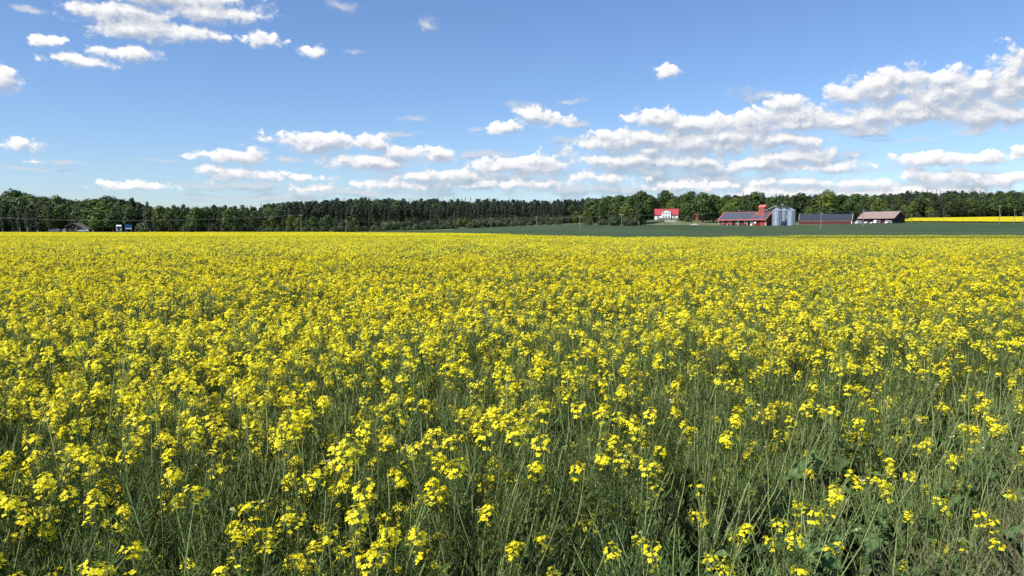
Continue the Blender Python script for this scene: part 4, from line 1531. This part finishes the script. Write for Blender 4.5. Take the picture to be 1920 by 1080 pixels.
m3.tube([(.2, .6, .3), (.2, .6, 2.0), (.2, -.2, 2.3)], .16, n=6)
m3.box(-.35, .75, .2, 1.0, 1.9, 2.6)
m3.tube([(4.0, 0, .9), (2.2, .1, 1.5)], .1, n=5)
m3.build('distributor', m_galv, wk)

# --- long barn with dark roof
c = corner(1496, 443.4, 5.0)
bB = empty('long_barn', c, R(-28), 'long low barn with a dark roof, cream band and red wall, right of the silos', 'barn')
LB, WB = 28.6, 9.0
body(bB, LB, WB, 2.75, 5.8, m_redwall)
gable_roof(bB, LB, WB, 2.75, 5.8, .5, m_black, endover=.15)
bn = MB()
bn.box(.02, LB - .02, -.05, -.003, 1.75, 2.45)
bn.build('wall_band', m_cream, bB)
for x in (7.2, 14.4, 21.5):
    ps_ = MB()
    ps_.box(x - .14, x + .14, -.10, -.052, -1.4, 2.5)
    ps_.build('wall_post', m_darkred, bB)
for xx in (-.25, LB + .15):
    vb = MB()
    sB = (5.8 - 2.75) / 4.5
    for ya, za, yb, zb in ((-.5, 2.75 - .5 * sB, 4.5, 5.8), (4.5, 5.8, 9.5, 2.75 - .5 * sB)):
        vs = [(xx, ya, za - .15), (xx, yb, zb - .15), (xx, yb, zb + .36), (xx, ya, za + .36)]
        vs += [(xx + .1, p_[1], p_[2]) for p_ in vs]
        vb.add(vs, [(0, 1, 2, 3), (7, 6, 5, 4), (0, 4, 5, 1), (1, 5, 6, 2), (2, 6, 7, 3), (3, 7, 4, 0)])
    vb.build('bargeboard', m_white, bB)
cc_ = MB()
cc_.box(LB - .35, LB + .03, -.08, -.053, -1.4, 2.3)
cc_.build('corner_board', m_white, bB)
gb = MB()
gb.box(LB + .003, LB + .06, 1.2, 7.8, -1.4, 2.6)
gb.build('gable_door', m_brownw, bB)

# --- open fronted barn with faded roof
c = corner(1607, 450.0, 5.75)
bC = empty('machine_shed', c, R(-60), 'open fronted machine shed with a faded pinkish brown roof and dark gable', 'shed')
LC, WC = 22.9, 10.0
wl = MB()
wl.prism([(3.2, -1.5), (WC, -1.5), (WC, 3.05), (5.0, 6.55), (3.2, 5.2)], .25, LC - .25, axis='x')
wl.build('back_wall', m_darkred, bC)
ge = MB()
ge.prism([(0, -1.5), (WC, -1.5), (WC, 3.07), (5.0, 6.57), (0, 3.07)], LC - .22, LC, axis='x')
ge.build('gable_wall', m_brownw, bC)
ge = MB()
ge.prism([(0, -1.5), (WC, -1.5), (WC, 3.07), (5.0, 6.57), (0, 3.07)], 0, .22, axis='x')
ge.build('gable_wall', m_darkred, bC)
gable_roof(bC, LC, WC, 3.1, 6.6, .9, m_pinkroof, endover=.5, thick=.14)
for x in (4.5, 9.0, 13.4, 18.0):
    ps_ = MB()
    ps_.box(x - .12, x + .12, .1, .34, -1.4, 3.1)
    ps_.build('post', m_darkred, bC)
fx = MB()
fx.box(15.0, 18.0, .36, .46, -1.4, 2.6)
fx.build('front_panel', m_redwall, bC)

# --- white house
hc = corner(1248, 500.0)
hW, hL = 8.5, 15.4
th = R(-11.6)
o_ = Vector((hc.x - math.cos(th) * hL / 2, hc.y - math.sin(th) * hL / 2, 8.85))
hs = empty('white_house', o_, th, 'white house with a bright red roof, two chimneys and a windowed front gable', 'house')
body(hs, hL, hW, 3.0, 6.7, m_white)
rfh = gable_roof(hs, hL, hW, 3.0, 6.7, .45, m_redroof, endover=.35)
ev = MB()
ev.box(-.3, 4.6, -.30, -.003, 2.55, 2.78)
ev.box(10.8, hL + .3, -.30, -.003, 2.55, 2.78)
ev.build('eaves_board', m_grey, hs)
ft = MB()
ft.prism([(4.7, -1.2), (10.7, -1.2), (10.7, 4.5), (9.6, 5.35), (7.7, 5.9), (5.8, 5.35), (4.7, 4.5)], -.9, 3.6)
fo = ft.build('front_gable', m_white, hs)
fr = MB()
pr = [(4.35, 4.2), (5.65, 5.42), (7.7, 6.02), (9.75, 5.42), (11.05, 4.2)]
poly = pr + [(x_, z_ + .2) for x_, z_ in reversed(pr)]
fr.prism(poly, -1.15, 3.7)
fr.build('gable_roof', m_grey, fo)
for x in (6.0, 7.7, 9.4):
    window(hs, x, 3.3, .85, 1.15, y=-.9)
    if x > 7:
        window(hs, x, .8, .85, 1.3, y=-.9)
dn = MB()
dn.box(5.5, 6.5, -.97, -.903, 0, 2.1)
dn.build('door', m_grey, hs)
for x in (2.3, 13.0):
    window(hs, x, .9, .95, 1.2)
for x, h_ in ((4.6, 7.3), (10.9, 8.1)):
    ch = MB()
    ch.box(x - .4, x + .4, hW / 2 - .35, hW / 2 + .35, 6.3, h_)
    ch.box(x - .47, x + .47, hW / 2 - .42, hW / 2 + .42, h_, h_ + .15)
    ch.build('chimney', m_brick, rfh)

# hedge in front of the house, parked trailer and garden wall below it
hg = MB()
for i in range(1500):
    q_ = Vector((rnd(-1, 15), rnd(-.7, .7), 0))
    q_.z = rnd(-.9, 1.0)
    leafquad(hg, q_, Vector((rnd(-1, 1), rnd(-1.5, .5), rnd(0, 1))), .2)
ho = hg.build('hedge', m_oak, loc=(hs.location.x + 1.0, 491.5, g1(hs.location.x + 7, 491.5) + .3))
tag(ho, 'clipped dark green hedge along the front of the white house', 'hedge')
gw = MB()
gw.box(-5.5, 3.0, -.2, .2, -1.5, .8)
gw.box(-5.6, 3.1, -.25, .25, .8, .9)
g_ = gw.build('garden_wall', m_cream, loc=corner(1256, 462) + Vector((0, 0, .5)))
tag(g_, 'low pale retaining wall below the hedge of the white house', 'wall')


def wheel(parent, x, y, r=.33, w=.22, mat=None):
    wm = MB()
    wm.lathe([(r * .6, -w / 2), (r, -w / 2), (r, w / 2), (r * .6, w / 2)], n=16)
    wm.v = [(x + a, y + e, r + c) for a, c, e in wm.v]
    wo = wm.build('wheel', m_tyre, parent)
    rm = MB()
    rm.lathe([(.001, -w * .42), (r * .62, -w * .42), (r * .62, w * .42), (.001, w * .42)], n=12)
    rm.v = [(x + a, y + e, r + c) for a, c, e in rm.v]
    rm.build('rim', mat or m_galvd, wo)
    return wo


def car(name, loc, rz, label, cat, paint, kind='car', group=None):
    """vehicle along x, nose towards -x"""
    r = empty(name, loc, rz, label, cat, group)
    b_ = MB()
    if kind == 'car':
        L, w, h = 4.4, 1.75, 1.45
        prof = [(0, .3), (L, .3), (L, .95), (L - .15, 1.02), (L - .9, h), (1.7, h), (1.0, .95), (.1, .82), (0, .7)]
        wx = (.85, 3.5)
        glass = [(1.12, .95), (L - .95, .97), (L - 1.15, h - .1), (1.78, h - .1)]
    elif kind == 'van':
        L, w, h = 5.3, 2.0, 2.35
        prof = [(0, .35), (L, .35), (L, h - .1), (L - .15, h), (1.3, h), (.55, 1.25), (.05, 1.05), (0, .8)]
        wx = (.95, 4.2)
        glass = [(.85, 1.25), (2.0, 1.25), (2.0, h - .45), (1.38, h - .45)]
    else:                                   # caravan
        L, w, h = 5.0, 2.1, 2.5
        prof = [(0, .5), (L, .45), (L, 2.2), (L - .35, h), (.6, h), (.1, 1.9)]
        wx = (2.5,)
        glass = [(.9, 1.3), (3.9, 1.3), (3.9, 1.95), (.9, 1.95)]
    b_.prism(prof, -w / 2, w / 2)
    bo = b_.build('body', paint, r)
    g_ = MB()
    for s_ in (-1, 1):
        y0, y1 = (w / 2 + .003, w / 2 + .012) if s_ > 0 else (-w / 2 - .012, -w / 2 - .003)
        g_.prism(glass, y0, y1)
    if kind != 'caravan':
        i = 6 if kind == 'car' else 5
        a, c = prof[i], prof[i - 1]
        dx, dz = c[0] - a[0], c[1] - a[1]
        nx, nz = -dz, dx
        n_ = math.hypot(nx, nz)
        nx, nz = nx / n_ * .012, nz / n_ * .012
        lo, hi = (a[0] + dx * .1 + nx, a[1] + dz * .1 + nz), (a[0] + dx * .9 + nx, a[1] + dz * .9 + nz)
        g_.add([(lo[0], -w * .42, lo[1]), (lo[0], w * .42, lo[1]), (hi[0], w * .38, hi[1]), (hi[0], -w * .38, hi[1])], [(0, 1, 2, 3)])
    g_.build('window', m_glass, r)
    for x in wx:
        for s_ in (-1, 1):
            wheel(r, x, s_ * (w / 2 - .1))
    if kind != 'caravan':
        for s_ in (-1, 1):
            l_ = MB()
            l_.box(-.015, .12, s_ * w * .36 - .16, s_ * w * .36 + .16, .66, .80)
            l_.build('headlight', m_lamp, r)
            l_ = MB()
            l_.box(L - .1, L + .015, s_ * w * .38 - .1, s_ * w * .38 + .1, .72, .92)
            l_.build('tail_light', m_red, r)
    else:
        t_ = MB()
        t_.tube([(.1, 0, .5), (-1.1, 0, .45)], .05, n=5)
        t_.build('drawbar', m_galvd, r)
    return r


# vehicles in front of the machine shed: noses turned out to the lit side
shed = [(1603.0, 440.0, 'van', 'white van parked between the long barn and the machine shed'),
        (1620.0, 446.0, 'van', 'white van with a square back, at the left end of the machine shed'),
        (1630.0, 439.0, 'car', 'small white car in the middle of the row by the machine shed'),
        (1637.5, 434.0, 'caravan', 'white caravan with a dark side window in front of the machine shed'),
        (1658.5, 425.0, 'van', 'white van parked alone at the right end of the machine shed')]
for px, Y, k_, lab in shed:
    v_o = car({'van': 'parked_van', 'car': 'parked_car', 'caravan': 'caravan'}[k_], corner(px, Y, g1((px - 960) / F * Y, Y) + .05), R(28), lab, k_, m_carw, k_, 'white vehicles parked by the machine shed')
    v_o.scale = (.8, .8, .8)

# road traffic, left
rz0 = lambda px: .81
car('passing_car', Vector(((97 - 960) / F * 344, 344, .80)), 0, 'dark blue grey car on the road at the far left', 'car', m_carb)
car('passing_car', Vector(((147 - 960) / F * 343, 343.5, .80)), R(25), 'white car on the road in front of the brown cabin', 'car', m_carw)
tk = empty('truck', Vector(((225 - 960) / F * 343, 343.0, .80)), R(26), 'white truck seen head on with a dark windscreen, on the road', 'truck')
tk.scale = (.92, .92, .92)
t1 = MB()
t1.box(-1.2, 1.2, .6, 2.6, .75, 2.95)
t1.prism([(.6, 2.95), (2.6, 2.95), (2.6, 3.5), (1.3, 3.45)], -1.15, 1.15, axis='x')
t1.build('cab', m_carw, tk)
t2 = MB()
t2.box(-1.02, 1.02, .585, .597, 1.75, 2.7)
t2.build('windscreen', m_glass, tk)
t2 = MB()
t2.box(-.62, .62, .57, .597, .85, 1.65)
t2.build('grille', m_dark, tk)
t2 = MB()
t2.box(-1.15, 1.15, .45, .6, .4, .74)
t2.build('bumper', m_galvd, tk)
for s_ in (-1, 1):
    l_ = MB()
    l_.box(s_ * .9 - .18, s_ * .9 + .18, .43, .449, .48, .66)
    l_.build('headlight', m_lamp, tk)
    l_ = MB()
    l_.box(s_ * 1.38 - .1, s_ * 1.38 + .1, .7, .85, 1.7, 2.5)
    l_.build('mirror', m_dark, tk)
t3 = MB()
t3.box(-1.0, 1.0, 2.65, 10.5, .6, .95)
t3.build('chassis', m_dark, tk)
t3 = MB()
t3.box(-1.22, 1.22, 3.0, 10.5, .96, 3.2)
t3.build('load_box', m_brownw, tk)
for yy in (1.3, 7.6, 9.0):
    for s_ in (-1, 1):
        wm = MB()
        wm.lathe([(.25, -.14), (.5, -.14), (.5, .14), (.25, .14)], n=16)
        wm.v = [(s_ * 1.05 + e, yy + a, .5 + c_) for a, c_, e in wm.v]
        wm.build('wheel', m_tyre, tk)
sg = empty('road_sign', Vector(((243 - 960) / F * 341, 341, .55)), R(27), 'blue rectangular road sign with a white lower band, right of the truck', 'sign')
s1_ = MB()
s1_.box(-1.4, 1.4, -.04, .04, 1.5, 3.6)
s1_.build('sign_panel', m_blue, sg)
s2_ = MB()
s2_.box(-1.35, 1.35, -.05, -.043, 1.52, 2.05)
s2_.build('white_band', m_white, sg)
for s_ in (-.9, .9):
    s3_ = MB()
    s3_.tube([(s_, .09, -1.2), (s_, .09, 3.1)], .05, n=6)
    s3_.build('post', m_galvd, sg)
for px in (72, 176, 283):
    bp_ = MB()
    bp_.box(-.06, .06, -.04, .04, -.4, .95)
    bo = bp_.build('marker_post', m_white, loc=Vector(((px - 960) / F * 339.5, 339.8, .75)))
    tag(bo, {72: 'short white marker post beside the road, left of the cabin', 176: 'short white marker post beside the road, right of the cabin', 283: 'short white marker post beside the road, right of the blue sign'}[px],
        'post', 'marker posts along the road')

# --- brown cabin
cl = corner(127, 377)
cbn = empty('brown_cabin', (cl.x, 377, .55), R(6), 'dark brown timber cabin with a pale roof edge in front of the left wood', 'cabin')
cbn.scale = (.86, .86, .95)
w = MB()
w.prism([(0, -1), (9.6, -1), (9.6, 1.9), (4.2, 4.6), (0, 3.2)], 0, 9)
w.build('wall', m_brownw, cbn)
r_ = MB()
pr = [(-.7, 3.0), (4.2, 4.72), (10.4, 1.55)]
r_.prism(pr + [(x_, z_ + .22) for x_, z_ in reversed(pr)], -.9, 9.6)
r_.build('roof', material('weathered_roof', (0.13, 0.12, 0.115), 0.9, var=.15, scale=2), cbn)
for x, z in ((3.6, 2.7), (5.6, 2.2), (2.0, .9), (5.0, .7)):
    window(cbn, x, z, .8, .7, frame=m_grey)
pt_ = MB()
pt_.box(-2.6, -.6, .5, 3.5, -1, 1.5)
pt_.prism([(-2.8, 1.5), (-.4, 1.5), (-.4, 2.1)], .3, 3.7)
pto = pt_.build('porch', m_grey, cbn)

# --- farm implements beside the barn
def local(root, x, y):
    c_, s_ = math.cos(root.rotation_euler.z), math.sin(root.rotation_euler.z)
    return Vector((root.location.x + x * c_ - y * s_, root.location.y + x * s_ + y * c_, root.location.z))


pA = local(bA, 3.5, -3.2)
hr_ = empty('hay_rake', pA + Vector((0, 0, .05)), R(-47.7), 'red hay rake with spoked wheels in front of the left end of the solar barn', 'farm machine')
k_ = MB()
k_.tube([(-1.9, 0, 1.2), (2.2, 0, 1.2)], .09, n=6)
k_.tube([(-1.9, 0, 1.2), (.2, -1.2, .6), (2.2, 0, 1.2)], .08, n=6)
k_.tube([(.2, 0, 1.2), (.2, 0, 1.9)], .07, n=5)
k_.build('frame', m_red, hr_)
for i, x in enumerate((-1.4, -.1, 1.3)):
    rk = MB()
    for t in range(18):
        a_ = 2 * math.pi * t / 18
        rk.tube([(x + math.cos(a_) * .18, -.45, .75 + math.sin(a_) * .18), (x + math.cos(a_) * .68, -.5, .75 + math.sin(a_) * .68)], .022, n=3)
    pts_ = [(x + math.cos(2 * math.pi * t / 20) * .55, -.48, .75 + math.sin(2 * math.pi * t / 20) * .55) for t in range(21)]
    rk.tube(pts_, .04, n=4)
    rk.build('rake_wheel', m_red, hr_)
pT = local(bA, 9.6, -3.4)
tr_ = empty('farm_trailer', pT + Vector((0, 0, .05)), R(-47.7), 'small red farm trailer with pale wheels in front of the solar barn', 'trailer')
k_ = MB()
k_.prism([(-1.7, .95), (1.7, .95), (1.95, 1.75), (-1.95, 1.75)], -.9, .9)
k_.build('box', m_redlite, tr_)
k_ = MB()
k_.box(-1.7, 1.7, -.6, .6, .72, .94)
k_.build('chassis', m_dark, tr_)
k_ = MB()
k_.tube([(-1.7, 0, .8), (-3.2, 0, .5)], .06, n=5)
k_.build('drawbar', m_red, tr_)
for x in (-1.0, 1.0):
    for s_ in (-1, 1):
        wheel(tr_, x, s_ * .85, r=.42, mat=m_white)
pB = local(bA, 24.6, -2.2)
tk_ = empty('white_tank', pB, R(-47.7), 'white liquid tank on a small red stand beside the sliding door of the barn', 'tank')
k_ = MB()
k_.box(-.7, .7, -.5, .5, -.2, 1.0)
k_.build('stand', m_red, tk_)
k_ = MB()
k_.lathe([(.001, 1.02), (.5, 1.02), (.62, 1.2), (.62, 1.75), (.4, 2.0), (.15, 2.05), (.15, 2.2), (.001, 2.2)], n=16)
k_.build('vessel', m_white, tk_, smooth=True)
pD = local(bA, 22.4, -2.4)
k_ = MB()
k_.lathe([(.001, -.1), (.75, -.1), (.7, .35), (.45, .75), (.2, .95), (.001, 1.0)], n=12)
bg_ = k_.build('bulk_bag', m_white, loc=pD, smooth=True)
tag(bg_, 'slumped white bulk bag on the ground beside the white tank', 'bag')
pE = local(bA, 15.0, -4.2)
k_ = MB()
k_.box(-.35, .35, -.3, .3, -.3, .75)
k_.prism([(-.42, .75), (.42, .75), (0, 1.25)], -.36, .36)
bx_ = k_.build('well_cover', m_cream, loc=pE)
tag(bx_, 'small pale box with a pointed top standing on the grass before the barn', 'box')
# heap of pale gravel left of the barn
vs_, fs_ = [], []
n_, m_ = 18, 10
for i in range(m_ + 1):
    for j in range(n_):
        t = 2 * math.pi * j / n_
        f_ = 1 - i / m_
        vs_.append((math.cos(t) * 3.6 * f_ * rnd(.9, 1.1), math.sin(t) * 2.2 * f_ * rnd(.9, 1.1), 1.25 * (1 - f_) ** .8 * rnd(.85, 1.1) - .25))
for i in range(m_):
    for j in range(n_):
        fs_.append((i * n_ + j, i * n_ + (j + 1) % n_, (i + 1) * n_ + (j + 1) % n_, (i + 1) * n_ + j))
k_ = MB()
k_.add(vs_, fs_)
gh = k_.build('gravel_heap', m_gravel, loc=corner(1301, 428))
tag(gh, 'low heap of pale gravel at the field edge, left of the solar barn', 'gravel heap')
# cottage hidden by the trees: only its chimney and gable top show
ct = empty('brick_cottage', corner(1302.5, 497), R(-15), 'small red cottage almost hidden by leaves between the house and the barn', 'cottage')
body(ct, 1.9, 3.0, 4.2, 5.0, m_brick)
gable_roof(ct, 1.9, 3.0, 4.2, 5.0, .3, m_redlite, endover=.2)

# ------------------------------------------------------------------ power line
PO = [(-150, 399, 360), (566, 403, 352), (650, 414, 372), (921, 409, 414), (1006, 407, 424), (1087, 405, 300), (1165, 402, 398), (1383, 394, 402), (1537, 400, 300), (1616, 394, 345), (1706, 402, 438), (1870, 386, 402), (1898, 393, 424), (1914, 400, 440), (2080, 380, 410)]
WHERE = {-150: 'timber power pole outside the left edge', 566: 'timber power pole before the scrub, left of the middle', 650: 'short timber pole at the left end of the pine wood', 921: 'timber pole at the field edge below the pine wood',
         1006: 'timber pole right of the middle, below the pine wood', 1087: 'thin timber pole standing out in the green field', 1165: 'timber pole in front of the clump left of the white house',
         1383: 'timber pole rising in front of the solar roof', 1537: 'timber pole in front of the long dark roofed barn', 1616: 'timber pole in front of the faded roofed shed', 1706: 'timber pole beside the right gable of the machine shed',
         1870: 'tallest timber pole in the far yellow field, left of two more', 1898: 'middle timber pole of the three at the far right', 1914: 'timber pole nearest the right edge of the view', 2080: 'timber power pole beyond the right edge'}
tops = {}
for px, top, Y in PO:
    c = corner(px, Y)
    h = EYE + (430 - top) * Y / F - c.z
    r = empty('power_pole', c, 0, WHERE[px], 'pole', 'timber power poles across the fields')
    k_ = MB()
    k_.tube([(0, 0, -.5), (0, 0, h)], [.16, .11], n=8)
    k_.build('pole_shaft', m_wood, r)
    k_ = MB()
    k_.box(-.7, .7, -.06, .06, h - .35, h - .23)
    k_.build('crossarm', m_wood, r)
    for s_ in (-.6, 0, .6):
        k_ = MB()
        k_.lathe([(.001, h - .23 if s_ else h), (.07, h - .22 if s_ else h + .01), (.05, h - .1 if s_ else h + .12), (.001, h - .05 if s_ else h + .16)], cx=s_, n=8)
        k_.build('insulator', m_white, r)
    tops[px] = c + Vector((0, 0, h))


def wire(a, b_, dx, sag, label, first=[0]):
    p, q = tops[a] + Vector((dx, 0, -.05 if dx else .16)), tops[b_] + Vector((dx, 0, -.05 if dx else .16))
    k_ = MB()
    pts = [(p + (q - p) * t) + Vector((0, 0, -4 * sag * t * (1 - t))) - p for t in [i / 14 for i in range(15)]]
    k_.tube(pts, .010, n=4)
    o = k_.build('power_line', m_wire, loc=p)
    tag(o, label, 'power line', 'overhead wires between the poles')


for (a, b_, sag, nm) in ((-150, 566, 3.0, 'across the left wood'), (566, 650, .6, 'over the scrub left of the middle'), (650, 921, 1.6, 'before the pine wood'), (921, 1006, .5, 'over the field edge right of the middle'),
                         (1006, 1165, .9, 'towards the leafy clump'), (1165, 1383, 1.6, 'past the white house'), (1383, 1616, 1.5, 'over the farm roofs'), (1616, 1870, 1.6, 'before the far yellow field'), (1870, 2080, 1.4, 'leaving at the right edge')):
    for dx, pos in ((-.6, 'front'), (.6, 'rear')):
        wire(a, b_, dx, sag * (1 if dx < 0 else 1.12), 'thin %s overhead wire %s' % (pos, nm))

# ------------------------------------------------------------------ birds
m_bird = material('bird_feathers', (0.03, 0.03, 0.035), 0.8)
for px, py, Y, s_, lab in ((1228, 311, 150, 1.0, 'small dark bird flying below the clouds, right of the middle'), (504, 313, 190, .6, 'tiny dark bird flying beside the low clouds on the left')):
    r = empty('flying_bird', at(px, py, Y), R(30), lab, 'bird')
    r.scale = (s_, s_, s_)
    k_ = MB()
    k_.tube([(-.20, 0, 0), (-.14, 0, .01), (-.05, 0, .0), (.06, 0, -.01), (.16, 0, 0), (.26, 0, 0)], [.008, .03, .045, .04, .02, .025], n=8)
    k_.build('body', m_bird, r)
    for q in (-1, 1):
        k_ = MB()
        top_ = [(-.08, q * .03, .02), (-.10, q * .18, .09), (-.02, q * .36, .03), (.05, q * .17, .08), (.06, q * .03, .02)]
        k_.add(top_ + [(a_, c_, e_ - .012) for a_, c_, e_ in top_], [(0, 1, 3, 4), (1, 2, 3), (5, 9, 8, 6), (6, 8, 7), (0, 5, 6, 1), (1, 6, 7, 2), (2, 7, 8, 3), (3, 8, 9, 4)])
        k_.build('wing', m_bird, r)
